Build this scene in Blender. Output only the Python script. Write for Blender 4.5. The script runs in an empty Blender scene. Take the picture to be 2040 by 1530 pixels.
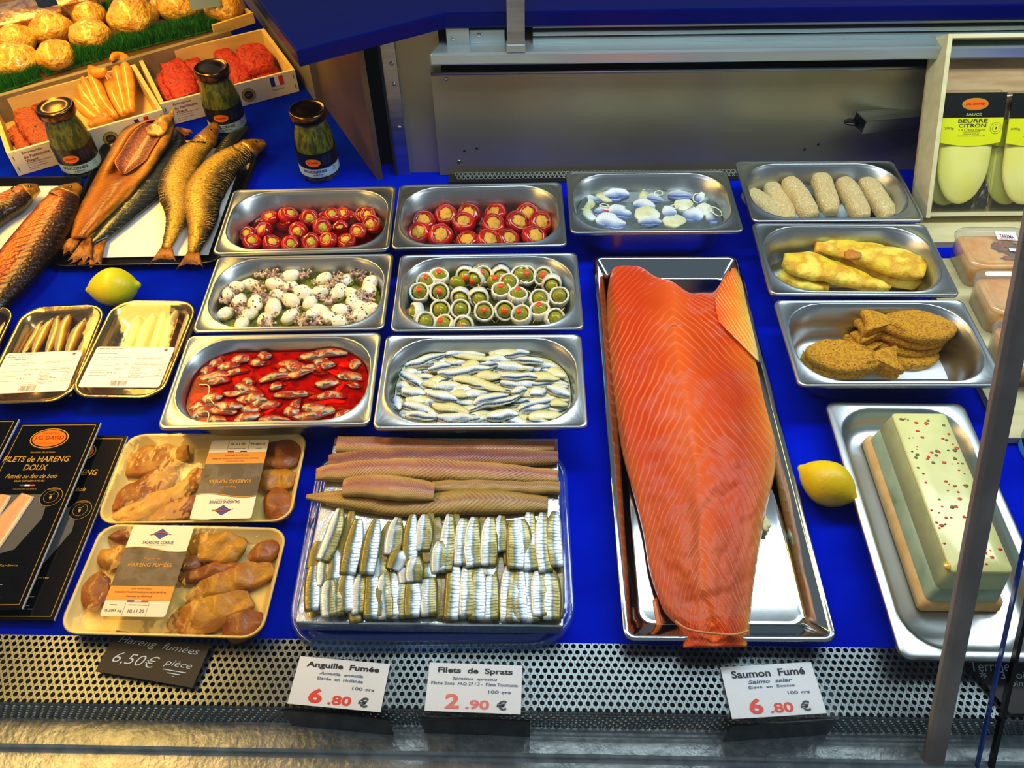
import bpy, math, random
from mathutils import Vector, Matrix, noise, Euler
sc = bpy.context.scene
C = sc.collection
PI = math.pi
# ---------------------------------------------------------------- camera
FPX, PIT, YAW, ROL = 1629.35, math.radians(48.686), math.radians(-.633), math.radians(-1.034)
CAM = Vector((0, 0, .855))
_f = Vector((math.sin(YAW)*math.cos(PIT), math.cos(YAW)*math.cos(PIT), -math.sin(PIT)))
_r = Vector((math.cos(YAW), -math.sin(YAW), 0)); _u = _r.cross(_f)
RR = math.cos(ROL)*_r+math.sin(ROL)*_u; UU = -math.sin(ROL)*_r+math.cos(ROL)*_u
cd = bpy.data.cameras.new('camera'); cam = bpy.data.objects.new('camera', cd); C.objects.link(cam)
cd.sensor_width = 36; cd.lens = FPX*36/2040; cd.clip_start = .02
m3 = Matrix((RR, UU, -_f)).transposed()
cam.matrix_world = Matrix.Translation(CAM) @ m3.to_4x4()
sc.camera = cam
# ---------------------------------------------------------------- view, world, lamps
sc.view_settings.view_transform = 'Standard'; sc.view_settings.look = 'None'
sc.view_settings.gamma = 1; sc.view_settings.exposure = 0.0; sc.view_settings.use_curve_mapping = False
w = bpy.data.worlds.new('shop'); sc.world = w; w.use_nodes = True
w.node_tree.nodes['Background'].inputs[0].default_value = (.72, .86, 1, 1)
w.node_tree.nodes['Background'].inputs[1].default_value = .2
def lamp(name, loc, size, rot, col, W):
    l = bpy.data.lights.new(name, 'AREA'); l.shape = 'RECTANGLE'; l.size = size[0]; l.size_y = size[1]
    l.energy = W; l.color = col
    o = bpy.data.objects.new(name, l); C.objects.link(o); o.location = loc; o.rotation_euler = rot
lamp('fluorescent_tube_light', (.50, .90, .80), (1.60, .17), (0, 0, 0), (.90, .98, 1), 10.5)
lamp('warm_spot_row_light', (-.84, .83, .80), (.17, .98), (0, math.radians(6), 0), (1, .52, .10), 13)
lamp('warm_corner_light', (-1.15, 1.85, .80), (.2, 1.5), (0, math.radians(8), math.radians(28)), (1, .57, .09), 18)
# ---------------------------------------------------------------- helpers
def at(px, py, z=0):
    d = RR*((px-1020)/FPX)+UU*((765-py)/FPX)+_f
    return CAM+d*((z-CAM.z)/d.z)
def cp(ox, oy, s, pts): return [(ox+p[0]*s, oy+p[1]*s)+tuple(p[2:]) for p in pts]
def lin(h):
    if isinstance(h, str):
        c = [int(h[i:i+2], 16)/255 for i in (0, 2, 4)]
        return tuple(x/12.92 if x <= .04045 else ((x+.055)/1.055)**2.4 for x in c)+(1,)
    return tuple(h)+(1,)
def N(nt, t, **k):
    n = nt.nodes.new(t)
    for a, b in k.items():
        if a.startswith('i_'):
            n.inputs[a[2:].replace('_', ' ')].default_value = b
        else: setattr(n, a, b)
    return n
def base(name, r, m, coat, sss, spec=.5):
    mt = bpy.data.materials.new(name); mt.use_nodes = True; nt = mt.node_tree; p = nt.nodes['Principled BSDF']
    p.inputs['Roughness'].default_value = r; p.inputs['Metallic'].default_value = m
    p.inputs['Coat Weight'].default_value = coat; p.inputs['Coat Roughness'].default_value = .08
    p.inputs['Specular IOR Level'].default_value = spec
    if sss: p.inputs['Subsurface Weight'].default_value = sss; p.inputs['Subsurface Scale'].default_value = .004
    return mt, nt, p
def coords(nt):
    tc = N(nt, 'ShaderNodeTexCoord'); oi = N(nt, 'ShaderNodeObjectInfo')
    a = N(nt, 'ShaderNodeVectorMath', operation='MULTIPLY_ADD')
    cx = N(nt, 'ShaderNodeCombineXYZ')
    for i in range(3): nt.links.new(oi.outputs['Random'], cx.inputs[i])
    nt.links.new(cx.outputs[0], a.inputs[0]); a.inputs[1].default_value = (3.1, 1.7, 5.3); nt.links.new(tc.outputs['Object'], a.inputs[2])
    return a.outputs[0]
def ramp(nt, fac, stops, interp='LINEAR'):
    r = N(nt, 'ShaderNodeValToRGB'); r.color_ramp.interpolation = interp
    e = r.color_ramp.elements
    while len(e) < len(stops): e.new(.5)
    for x, (p, c) in zip(e, stops): x.position = p; x.color = lin(c)
    nt.links.new(fac, r.inputs[0]); return r.outputs[0]
def bump(nt, p, h, s, dist=.002, prev=None):
    b = N(nt, 'ShaderNodeBump'); b.inputs['Strength'].default_value = s; b.inputs['Distance'].default_value = dist
    nt.links.new(h, b.inputs['Height']); nt.links.new(b.outputs[0], p.inputs['Normal'])
def pm(name, c, r=.5, m=0, c2=None, ns=30, lo=.4, hi=.6, bs=0, bn=60, coat=0, sss=0, det=4, spec=.5, vec=(1, 1, 1), dist=.002, c3=None):
    mt, nt, p = base(name, r, m, coat, sss, spec)
    p.inputs['Base Color'].default_value = lin(c)
    if c2 or bs:
        v = coords(nt); mp = N(nt, 'ShaderNodeMapping'); mp.inputs['Scale'].default_value = vec; nt.links.new(v, mp.inputs[0])
    if c2:
        n = N(nt, 'ShaderNodeTexNoise'); n.inputs['Scale'].default_value = ns; n.inputs['Detail'].default_value = det; nt.links.new(mp.outputs[0], n.inputs[0])
        st = [(lo, c), (hi, c2)]
        if c3: st.append((min(1, hi+(hi-lo)), c3))
        nt.links.new(ramp(nt, n.outputs['Fac'], st), p.inputs['Base Color'])
    if bs:
        n = N(nt, 'ShaderNodeTexNoise'); n.inputs['Scale'].default_value = bn; n.inputs['Detail'].default_value = 5; nt.links.new(mp.outputs[0], n.inputs[0])
        bump(nt, p, n.outputs['Fac'], bs, dist)
    return mt
def M2(nt, op, a, b=None, c=None):
    n = N(nt, 'ShaderNodeMath', operation=op)
    for i, x in enumerate((a, b, c)):
        if x is None: continue
        if isinstance(x, (int, float)): n.inputs[i].default_value = x
        else: nt.links.new(x, n.inputs[i])
    return n.outputs[0]
def uvm(name, stops, r=.35, m=0, rib=None, nz=.08, ns=60, coat=0, sss=0, along=False, bs=.3, spots=None, spec=.5, bn=150):
    """colour across the strip from uv; rib=(freq,k,centre,strength,colour,width,warp)"""
    mt, nt, p = base(name, r, m, coat, sss, spec)
    uv = N(nt, 'ShaderNodeUVMap'); sp = N(nt, 'ShaderNodeSeparateXYZ'); nt.links.new(uv.outputs[0], sp.inputs[0])
    u, v = sp.outputs[0], sp.outputs[1]
    oc = coords(nt)
    n = N(nt, 'ShaderNodeTexNoise'); n.inputs['Scale'].default_value = ns; n.inputs['Detail'].default_value = 4; nt.links.new(oc, n.inputs[0])
    q = M2(nt, 'SUBTRACT', n.outputs['Fac'], .5)
    t = M2(nt, 'MULTIPLY_ADD', q, nz*4, u if along else v)
    col = ramp(nt, t, stops)
    hgt = None
    if rib:
        fr, k, c, st, rc, wd, wp = rib
        a = M2(nt, 'ABSOLUTE', M2(nt, 'SUBTRACT', v, c))
        ph = M2(nt, 'MULTIPLY_ADD', M2(nt, 'POWER', a, 1.2) if k > 15 else a, k, M2(nt, 'MULTIPLY', u, fr))
        ph = M2(nt, 'MULTIPLY_ADD', q, wp, ph)
        fx = M2(nt, 'FRACT', ph)
        tri = M2(nt, 'MULTIPLY', M2(nt, 'ABSOLUTE', M2(nt, 'SUBTRACT', fx, .5)), 2)
        mk = N(nt, 'ShaderNodeMapRange'); mk.inputs['From Min'].default_value = 1-wd; nt.links.new(tri, mk.inputs['Value'])
        n2 = N(nt, 'ShaderNodeTexNoise'); n2.inputs['Scale'].default_value = ns*.5; nt.links.new(oc, n2.inputs[0])
        mx = N(nt, 'ShaderNodeMix', data_type='RGBA')
        vary = N(nt, 'ShaderNodeMapRange'); vary.inputs['From Min'].default_value = .36; vary.inputs['From Max'].default_value = .62; nt.links.new(n2.outputs['Fac'], vary.inputs['Value'])
        nt.links.new(M2(nt, 'MULTIPLY', mk.outputs[0], M2(nt, 'MULTIPLY', vary.outputs[0], st*1.6)), mx.inputs[0])
        nt.links.new(col, mx.inputs[6]); mx.inputs[7].default_value = lin(rc); col = mx.outputs[2]; hgt = mk.outputs[0]
    if spots:
        n3 = N(nt, 'ShaderNodeTexNoise'); n3.inputs['Scale'].default_value = spots[0]; n3.inputs['Detail'].default_value = 3; nt.links.new(oc, n3.inputs[0])
        f = ramp(nt, n3.outputs['Fac'], [(spots[1], (0, 0, 0)), (spots[1]+.05, (1, 1, 1))])
        mx = N(nt, 'ShaderNodeMix', data_type='RGBA'); nt.links.new(f, mx.inputs[0]); nt.links.new(col, mx.inputs[6]); mx.inputs[7].default_value = lin(spots[2]); col = mx.outputs[2]
    nt.links.new(col, p.inputs['Base Color'])
    nb = N(nt, 'ShaderNodeTexNoise'); nb.inputs['Scale'].default_value = bn; nt.links.new(oc, nb.inputs[0])
    h = nb.outputs['Fac']
    if hgt is not None: h = M2(nt, 'MULTIPLY_ADD', hgt, .5, h)
    bump(nt, p, h, bs, .0015)
    return mt
def film(name, tint, base_f=.03, rough=.05, bs=0, bn=40, body=None):
    """thin clear sheet: see-through with a Fresnel gloss; body=(colour, share) adds a milky or tinted body"""
    mt = bpy.data.materials.new(name); mt.use_nodes = True; nt = mt.node_tree; nt.nodes.clear()
    o = N(nt, 'ShaderNodeOutputMaterial'); tr = N(nt, 'ShaderNodeBsdfTransparent'); tr.inputs[0].default_value = lin(tint)
    g = N(nt, 'ShaderNodeBsdfGlossy'); g.inputs['Roughness'].default_value = rough
    lw = N(nt, 'ShaderNodeLayerWeight'); lw.inputs[0].default_value = .5
    fa = M2(nt, 'MULTIPLY_ADD', M2(nt, 'POWER', lw.outputs['Facing'], 4.5), .9, .035+base_f)
    mx = N(nt, 'ShaderNodeMixShader'); nt.links.new(fa, mx.inputs[0])
    src = tr.outputs[0]
    if body:
        d = N(nt, 'ShaderNodeBsdfDiffuse'); d.inputs[0].default_value = lin(body[0])
        m0 = N(nt, 'ShaderNodeMixShader'); m0.inputs[0].default_value = body[1]; nt.links.new(src, m0.inputs[1]); nt.links.new(d.outputs[0], m0.inputs[2]); src = m0.outputs[0]
    nt.links.new(src, mx.inputs[1]); nt.links.new(g.outputs[0], mx.inputs[2]); nt.links.new(mx.outputs[0], o.inputs[0])
    if bs:
        n = N(nt, 'ShaderNodeTexNoise'); n.inputs['Scale'].default_value = bn; n.inputs['Detail'].default_value = 3
        nt.links.new(coords(nt), n.inputs[0]); b = N(nt, 'ShaderNodeBump'); b.inputs['Strength'].default_value = bs; b.inputs['Distance'].default_value = .003
        nt.links.new(n.outputs['Fac'], b.inputs['Height']); nt.links.new(b.outputs[0], g.inputs['Normal']); nt.links.new(b.outputs[0], lw.inputs['Normal'])
    return mt
# ---- shapes: every builder returns (verts, faces, uvs or None)
def join(*gs):
    V, F, U = [], [], []
    for g in gs:
        o = len(V); V += g[0]; F += [tuple(i+o for i in f) for f in g[1]]; U += (g[2] if g[2] else [(0, 0)]*len(g[0]))
    return V, F, U
def box(x0, y0, z0, x1, y1, z1):
    V = [Vector((x, y, z)) for z in (z0, z1) for y in (y0, y1) for x in (x0, x1)]
    return V, [(0, 2, 3, 1), (4, 5, 7, 6), (0, 1, 5, 4), (2, 6, 7, 3), (0, 4, 6, 2), (1, 3, 7, 5)], None
def hexa(b, t):
    """solid from 4 bottom and 4 top corners (counter-clockwise)"""
    V = [Vector(p) for p in b]+[Vector(p) for p in t]
    return V, [(3, 2, 1, 0), (4, 5, 6, 7), (0, 1, 5, 4), (1, 2, 6, 5), (2, 3, 7, 6), (3, 0, 4, 7)], None
def rrect(w, d, r, z, n=6, cx=0, cy=0):
    P = []
    for qx, qy, a0 in ((1, 1, 0), (-1, 1, 90), (-1, -1, 180), (1, -1, 270)):
        for i in range(n+1):
            a = math.radians(a0+90*i/n); P.append(Vector((cx+qx*(w/2-r)+r*math.cos(a), cy+qy*(d/2-r)+r*math.sin(a), z)))
    return P
def loft(rings, cap0=False, cap1=True):
    n = len(rings[0]); V = [p for r in rings for p in r]; F = []
    for k in range(len(rings)-1):
        for i in range(n):
            j = (i+1) % n; F.append((k*n+i, k*n+j, (k+1)*n+j, (k+1)*n+i))
    if cap0: F.append(tuple(range(n))[::-1])
    if cap1: F.append(tuple((len(rings)-1)*n+i for i in range(n)))
    return V, F, None
def lathe(prof, n=28):
    return loft([[Vector((r*math.cos(2*PI*i/n), r*math.sin(2*PI*i/n), z)) for i in range(n)] for r, z in prof], True, True)
def blob(rx, ry, rz, seed=0, amp=.12, fr=1.5, n=12, e=1.0):
    V, F = [], []; ns = n*2
    def sg(v, e): return math.copysign(abs(v)**e, v)
    for i in range(n+1):
        th = PI*i/n
        for j in range(ns):
            ph = 2*PI*j/ns
            d = Vector((sg(math.sin(th), e)*sg(math.cos(ph), e), sg(math.sin(th), e)*sg(math.sin(ph), e), sg(math.cos(th), e)))
            k = 1+amp*noise.noise(d*fr+Vector((seed*7.3, seed*3.1, seed)))
            V.append(Vector((d.x*rx*k, d.y*ry*k, d.z*rz*k)))
            if i < n: F.append((i*ns+j, (i+1)*ns+j, (i+1)*ns+(j+1) % ns, i*ns+(j+1) % ns))
    return V, F, [(v.x/rx*.5+.5, v.y/ry*.5+.5) for v in V]
def cr(pts, n):
    """smooth resample of control points (tuples of any length) to n points"""
    out = []; m = len(pts)-1
    for k in range(n):
        t = k/(n-1)*m; i = min(int(t), m-1); f = t-i
        p = [pts[max(0, min(m, i+o))] for o in (-1, 0, 1, 2)]
        out.append(tuple(.5*((2*b)+(c-a)*f+(2*a-5*b+4*c-d)*f*f+(3*b-a-3*c+d)*f**3) for a, b, c, d in zip(*p)))
    return out
def strip(pts, wid, thk, n=16, ns=14, e=.8, up=Vector((0, 0, 1)), seed=0, amp=0):
    """pts: 3-D control points; wid/thk: half width and half thickness control lists"""
    P = [Vector(p) for p in cr([tuple(p) for p in pts], n)]
    Wd = [x[0] for x in cr([(a,) for a in wid], n)]; T = [x[0] for x in cr([(a,) for a in thk], n)]
    V, F, U = [], [], []
    for k in range(n):
        t = (P[min(k+1, n-1)]-P[max(k-1, 0)]).normalized(); s = t.cross(up).normalized(); u = s.cross(t)
        for j in range(ns):
            a = 2*PI*j/ns; ca, sa = math.cos(a), math.sin(a)
            x = math.copysign(abs(ca)**e, ca); y = math.copysign(abs(sa)**e, sa)
            q = P[k]+s*(max(Wd[k], 1e-4)*x)+u*(max(T[k], 1e-4)*y)
            if amp: q += noise.noise_vector(q*60+Vector((seed, seed*2, 0)))*amp
            V.append(q); U.append((k/(n-1), .5+.5*ca))
    for k in range(n-1):
        for j in range(ns):
            i = (j+1) % ns; F.append((k*ns+j, k*ns+i, (k+1)*ns+i, (k+1)*ns+j))
    F.append(tuple(range(ns))[::-1]); F.append(tuple((n-1)*ns+j for j in range(ns)))
    return V, F, U
def tube(pts, r, n=24, ns=8): return strip(pts, [r]*2, [r]*2, n, ns, 1)
def slab(out, z0, z1, rnd=.003, bulge=0, seed=0, amp=0, noise_f=50):
    """rounded slab from a 2-D outline"""
    cx = sum(p[0] for p in out)/len(out); cy = sum(p[1] for p in out)/len(out); c = Vector((cx, cy))
    rings = []
    for ins, z in ((rnd, z0), (0, z0+rnd*.6), (0, z1-rnd), (rnd*.5, z1-rnd*.3), (rnd*1.6, z1), (None, z1+bulge*.6), (.5, z1+bulge)):
        R = []
        for p in out:
            v = Vector(p)-c; L = v.length or 1
            k = (1-ins/L) if (ins is not None and ins != .5) else (.7 if ins is None else .35)
            q = c+v*k; w = Vector((q.x, q.y, z))
            if amp and z > z0: w += noise.noise_vector(w*noise_f+Vector((seed, 0, 0)))*amp
            R.append(w)
        rings.append(R)
    return loft(rings, True, True)
def mv(g, loc=(0, 0, 0), rot=(0, 0, 0), s=1):
    m = Matrix.Translation(Vector(loc)) @ Euler(rot).to_matrix().to_4x4() @ Matrix.Scale(s, 4)
    return [m @ v for v in g[0]], g[1], g[2]
def mesh(name, g, mat, parent=None, smooth=True, sol=0, bev=0, sub=0):
    V, F, U = g; me = bpy.data.meshes.new(name); me.from_pydata([tuple(v) for v in V], [], F)
    if U:
        uv = me.uv_layers.new(name='UVMap'); L = [0]*len(me.loops); me.loops.foreach_get('vertex_index', L)
        uv.data.foreach_set('uv', [c for i in L for c in U[i]])
    if smooth: me.polygons.foreach_set('use_smooth', [True]*len(me.polygons))
    me.materials.append(mat); o = bpy.data.objects.new(name, me); C.objects.link(o)
    if parent: o.parent = parent
    if bev: b = o.modifiers.new('b', 'BEVEL'); b.width = bev; b.segments = 2; b.limit_method = 'ANGLE'
    if sol: b = o.modifiers.new('s', 'SOLIDIFY'); b.thickness = sol; b.offset = -1
    if sub: b = o.modifiers.new('u', 'SUBSURF'); b.levels = sub; b.render_levels = sub
    return o
def tag(o, label=None, cat=None, group=None, kind=None):
    if label: o['label'] = label
    if cat: o['category'] = cat
    if group: o['group'] = group
    if kind: o['kind'] = kind
    return o
def thing(name, label, cat, loc=(0, 0, 0), rz=0, group=None, rot=None):
    o = bpy.data.objects.new(name, None); o.empty_display_size = .02; C.objects.link(o); o.location = loc
    o.rotation_euler = rot or (0, 0, rz); return tag(o, label, cat, group)
def struct(name, g, m, parent=None, **k):
    o = mesh(name, g, m, parent, **k)
    if not parent: o['kind'] = 'structure'
    return o
KIDS = {}
def dup(o, loc=None, rot=None, s=None, label=None, group=None, parent=None):
    c = o.copy(); C.objects.link(c)
    if parent: c.parent = parent
    if loc is not None: c.location = loc
    if rot is not None: c.rotation_euler = rot
    if s is not None: c.scale = (s, s, s) if isinstance(s, (int, float)) else s
    if label: c['label'] = label
    if group: c['group'] = group
    for ch in list(o.children): dup(ch, parent=c)
    return c
USED = set()
def place(protos, k, loc, rot, s, label, group):
    """first use moves the prototype itself, later uses copy it"""
    p = protos[k % len(protos)]
    if p.name not in USED:
        USED.add(p.name); p.location = loc; p.rotation_euler = rot; p.scale = (s, s, s) if isinstance(s, (int, float)) else s
        p['label'] = label; p['group'] = group; return p
    return dup(p, loc, rot, s, label, group)
ORD = ['first', 'second', 'third', 'fourth', 'fifth', 'sixth', 'seventh', 'eighth', 'ninth', 'tenth', 'eleventh', 'twelfth', 'thirteenth', 'fourteenth', 'fifteenth',
       'sixteenth', 'seventeenth', 'eighteenth', 'nineteenth', 'twentieth', 'twenty-first', 'twenty-second', 'twenty-third', 'twenty-fourth', 'twenty-fifth', 'twenty-sixth', 'twenty-seventh', 'twenty-eighth', 'twenty-ninth', 'thirtieth']
def rown(i, n):
    if n == 1: return ''
    if i == 0: return 'back row'
    if i == n-1: return 'front row'
    if n == 3: return 'middle row'
    return ORD[i]+' row from the back'
def rowlab(desc, i, n, j): return (desc+', '+ORD[j]+' from left'+(' in '+rown(i, n) if n > 1 else ''))
def byrows(pts, nrow):
    """split pixel positions into rows by height in the pan, each row sorted from the left"""
    s = sorted(pts, key=lambda p: p[1]); k = -(-len(s)//nrow)
    return [sorted(s[i:i+k], key=lambda p: p[0]) for i in range(0, len(s), k)]
def txt(s, x, y, w, h, mat, parent, z=.0004, bold=0, shear=0, rz=0, name='lettering', align='CENTER', ex=.00012, wrapR=None):
    cu = bpy.data.curves.new('t', 'FONT'); cu.body = s; cu.align_x = 'LEFT'; cu.size = 1; cu.shear = shear; cu.offset = bold; cu.resolution_u = 3
    o = bpy.data.objects.new('t', cu); me = bpy.data.meshes.new_from_object(o); bpy.data.objects.remove(o)
    xs = [v.co.x for v in me.vertices]; ys = [v.co.y for v in me.vertices]
    if not xs: return None
    x0, x1, y0, y1 = min(xs), max(xs), min(ys), max(ys)
    sy = h/max(y1-y0, .1); sx = w/(x1-x0) if w else sy
    off = {'CENTER': (x0+x1)/2, 'LEFT': x0, 'RIGHT': x1}[align]
    cr_, sr_ = math.cos(rz), math.sin(rz)
    for v in me.vertices:
        a, b = (v.co.x-off)*sx, (v.co.y-(y0+y1)/2)*sy
        X, Y = x+a*cr_-b*sr_, y+a*sr_+b*cr_
        if wrapR: v.co = (wrapR*math.sin(X/wrapR), -wrapR*math.cos(X/wrapR), Y)
        else: v.co = (X, Y, z)
    me.materials.clear(); me.materials.append(mat)
    ob = bpy.data.objects.new(name, me); C.objects.link(ob); ob.parent = parent
    return ob
def plate(name, x0, y0, x1, y1, z, mat, parent, th=.0003, r=0):
    if r: g = loft([rrect(x1-x0, y1-y0, r, z-th, 4, (x0+x1)/2, (y0+y1)/2), rrect(x1-x0, y1-y0, r, z, 4, (x0+x1)/2, (y0+y1)/2)], True, True)
    else: g = box(x0, y0, z-th, x1, y1, z)
    return mesh(name, g, mat, parent, smooth=False)
def lines(name, x0, y0, x1, n, dy, th, z, mat, parent, seed=1, gap=.3):
    """rows of fine print too small to read"""
    rd = random.Random(seed); gs = []
    for k in range(n):
        x = x0; y = y0-k*dy
        end = x1-(x1-x0)*rd.random()*gap
        while x < end:
            L = (.1+rd.random()*.2)*(x1-x0); gs.append(box(x, y, z, min(x+L, end), y+th, z+.0001)); x += L+.03*(x1-x0)
    return mesh(name, join(*gs), mat, parent, smooth=False)
def oval(rx, ry, z, n=28, cx=0, cy=0): return [Vector((cx+rx*math.cos(2*PI*i/n), cy+ry*math.sin(2*PI*i/n), z)) for i in range(n)]
def disc(name, rx, ry, cx, cy, z, mat, parent, th=.0003): return mesh(name, loft([oval(rx, ry, z-th, 28, cx, cy), oval(rx, ry, z, 28, cx, cy)], True, True), mat, parent, smooth=False)
def quadf(a, b, c, d, z):
    """centre, heading, width, depth of a flat rectangle seen at 4 picture corners (back-left, back-right, front-right, front-left)"""
    P = [at(*q, z) for q in (a, b, c, d)]; cen = sum(P, Vector())/4
    u = (P[1]-P[0])+(P[2]-P[3]); v = (P[0]-P[3])+(P[1]-P[2])
    ang = (math.atan2(u.y, u.x)+math.atan2(v.y, v.x)-PI/2)/2
    return cen, ang, u.length/2, v.length/2
# ---------------------------------------------------------------- materials
STEEL = pm('brushed_steel', '9FA8AC', .36, 1, c2='B4BDC0', ns=8, bs=.06, bn=300, vec=(1, 12, 12), dist=.0005)
STEEL_IN = pm('pan_steel', 'B4BCC0', .33, 1, bs=.05, bn=200, dist=.0005)
STEEL_D = pm('case_steel', '9C9878', .42, .75, c2='B0AC8C', ns=5, lo=.3, hi=.7, bs=.25, bn=240, dist=.0006)
MIRROR = pm('tray_steel', 'C0C8CC', .09, 1, bs=.03, bn=30, dist=.001)
ALU = pm('aluminium', 'B4C4C8', .32, .7, c2='9AAAAE', ns=20, bs=.1, bn=400, vec=(.1, 1, 1), dist=.0005)
GALV = pm('galvanised_steel', '98A4A8', .36, .55, c2='B4C0C4', ns=60, bs=.6, bn=170, dist=.0012)
BLUE = pm('blue_liner', (.0004, .012, .62), .95, 0, c2=(.0002, .006, .47), ns=14, lo=.35, hi=.65, bs=.15, bn=900, spec=.0)
NAVY = pm('navy_laminate', (.0002, .002, .085), .2, 0, spec=.10)
BLACK = pm('black_void', '050607', .7)
BLKP = pm('black_plastic', '060606', .2, spec=.35)
FOIL = pm('aluminium_foil', 'E8F0F4', .27, 1, bs=.8, bn=45, dist=.003)
FOILT = pm('foil_tray_metal', 'B8A070', .2, 1, bs=.25, bn=70, dist=.002)
PAPER = pm('white_paper', 'E8EEF4', .7)
WHITE = pm('white_card', 'EFF3FA', .45)
INK = pm('dark_ink', '15161E', .6); GREYINK = pm('grey_ink', '5C5C6C', .6); REDINK = pm('red_ink', 'F0402C', .6)
GREYB = pm('blue_grey_ink', '5C6C8C', .6)
BLK = pm('black_card', '040406', .12, spec=.22); GOLD = pm('gold_print', 'B08A18', .4); ORNG = pm('orange_print', 'EC6C08', .5, spec=.2); ORED = pm('red_print', '8C0A02', .5, spec=.2)
WOOD = pm('pale_plywood', 'DCC27C', .6, c2='CCA85C', ns=14, vec=(1, 6, 6), lo=.3, hi=.7, bs=.1, bn=80)
WOODC = pm('cream_plywood', 'DDD6A8', .6, c2='CFC590', ns=12, vec=(1, 6, 6), lo=.3, hi=.7)
PRWOOD = pm('printed_plywood', 'D9D4BC', .6); MAROON = pm('maroon_print', '8C2A30', .6)
FB = pm('flag_blue', '10248C', .5); FW = pm('flag_white', 'E8ECEC', .5); FR_ = pm('flag_red', 'C8202C', .5)
LEMON = pm('lemon_peel', 'F2D200', .38, c2='E6BE00', ns=20, bs=.5, bn=190, dist=.0012, sss=.05)
LEMON2 = pm('green_lemon_peel', 'D8D010', .38, c2='A8BE10', ns=9, bs=.4, bn=190, dist=.0012)
GLASS = film('pane_glass', (.985, .995, .99), -.025, .0)
EDGE = pm('glass_edge', '1038A0', .1, spec=.8)
LID = film('clear_plastic', (.93, .94, .93), .05, .12, body=('E0D8D0', .16))
WRAP = film('cling_wrap', (.97, .97, .95), -.018, .06, bs=.6, bn=28)
# ---------------------------------------------------------------- the case: floor, walls, trims
SL = -.0236
def fr(x, y, z): return Vector((x, y+SL*x, z))
struct('floor', hexa([fr(-1.7, .377, -.012), fr(1.5, .377, -.012), (1.5, 3.2, -.012), (-2.6, 3.2, -.012)], [fr(-1.7, .377, 0), fr(1.5, .377, 0), (1.5, 3.2, 0), (-2.6, 3.2, 0)]), BLUE, smooth=False)
wb = struct('wall_back', box(-.136, 1.25, .002, 1.15, 1.254, .193), STEEL_D, smooth=False)
mesh('top_fold', tube([(-.136, 1.251, .194), (1.15, 1.251, .194)], .003, 2, 10), STEEL, wb)
for x, z in ((-.112, .185), (-.10, .030)):
    mesh('screw', mv(lathe([(.0034, 0), (.0034, .001), (.0022, .0018)], 12), (x, 1.25, z), (PI/2, 0, 0)), STEEL, wb)
for q in ((925, 300), (950, 295), (1603, 297), (1630, 287)):
    p = at(*q, 0); d = (p-CAM); p = CAM+d*(1.2495/d.y)
    mesh('rivet_hole', mv(lathe([(.002, 0), (.002, .0006)], 10), p, (PI/2, 0, 0)), BLACK, wb)
struct('wall_behind', box(-.25, 1.29, .0, 1.2, 1.30, .279), BLACK, smooth=False)
wc = struct('wall_corner', box(-.205, 1.262, 0, -.12, 1.266, .279), STEEL_D, smooth=False)
mesh('edge_strip', box(-.213, 1.255, 0, -.19, 1.262, .26), STEEL, wc, smooth=False)
mesh('seal', box(-.217, 1.252, 0, -.213, 1.262, .26), BLACK, wc, smooth=False)
for z in (.21, .175, .095): mesh('screw', mv(lathe([(.0034, 0), (.0034, .001), (.0022, .0018)], 12), (-.198, 1.255, z), (PI/2, 0, 0)), STEEL, wc)
BRONZE = pm('brown_steel', '6C5C44', .42, .7, c2='8C744C', ns=6, lo=.3, hi=.7)  # dark brown metal with a randomly varied lighter brown
a, b = Vector((-.247, 1.24, 0)), Vector((-.98, 2.65, 0)); dn = (b-a).normalized(); nn = Vector((dn.y, -dn.x, 0))
h = Vector((0, 0, .277))
wl = struct('wall_left', hexa([a, a+nn*.01, b+nn*.01, b], [a+h, a+nn*.01+h, b+nn*.01+h, b+h]), BRONZE, smooth=False)
a2, b2 = a+dn*.30-nn*.012, b-nn*.012; h2 = Vector((0, 0, .085))
mesh('kick_rail', hexa([a2, a2+nn*.012, b2+nn*.012, b2], [a2+h2, a2+nn*.012+h2, b2+nn*.012+h2, b2+h2]), STEEL_D, wl, smooth=False)
# inner ledge with sliding tracks
t2 = struct('trim_2', hexa([(-.131, 1.208, .229), (1.3, 1.208, .229), (1.3, 1.29, .229), (-.105, 1.29, .229)], [(-.131, 1.208, .249), (1.3, 1.208, .249), (1.3, 1.29, .249), (-.105, 1.29, .249)]), ALU, smooth=False, bev=.003)
for y0, z0, z1 in ((1.246, .268, .277), (1.240, .259, .2655), (1.236, .249, .2555)):
    mesh('sliding_track', box(.028, y0, z0, 1.3, 1.29, z1), ALU, t2, smooth=False, bev=.0008)
mesh('track_back', box(.028, 1.256, .249, 1.3, 1.262, .277), BLACK, t2, smooth=False)
mesh('end_bracket', box(-.105, 1.232, .249, -.07, 1.262, .277), ALU, t2, smooth=False, bev=.001)
mesh('end_rail', box(-.07, 1.240, .249, -.015, 1.262, .270), ALU, t2, smooth=False, bev=.001)
for x, y in ((-.095, 1.2315), (-.055, 1.2395)): mesh('screw', mv(lathe([(.003, 0), (.003, .001), (.002, .0016)], 12), (x, y, .262), (PI/2, 0, 0)), STEEL, t2)
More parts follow.
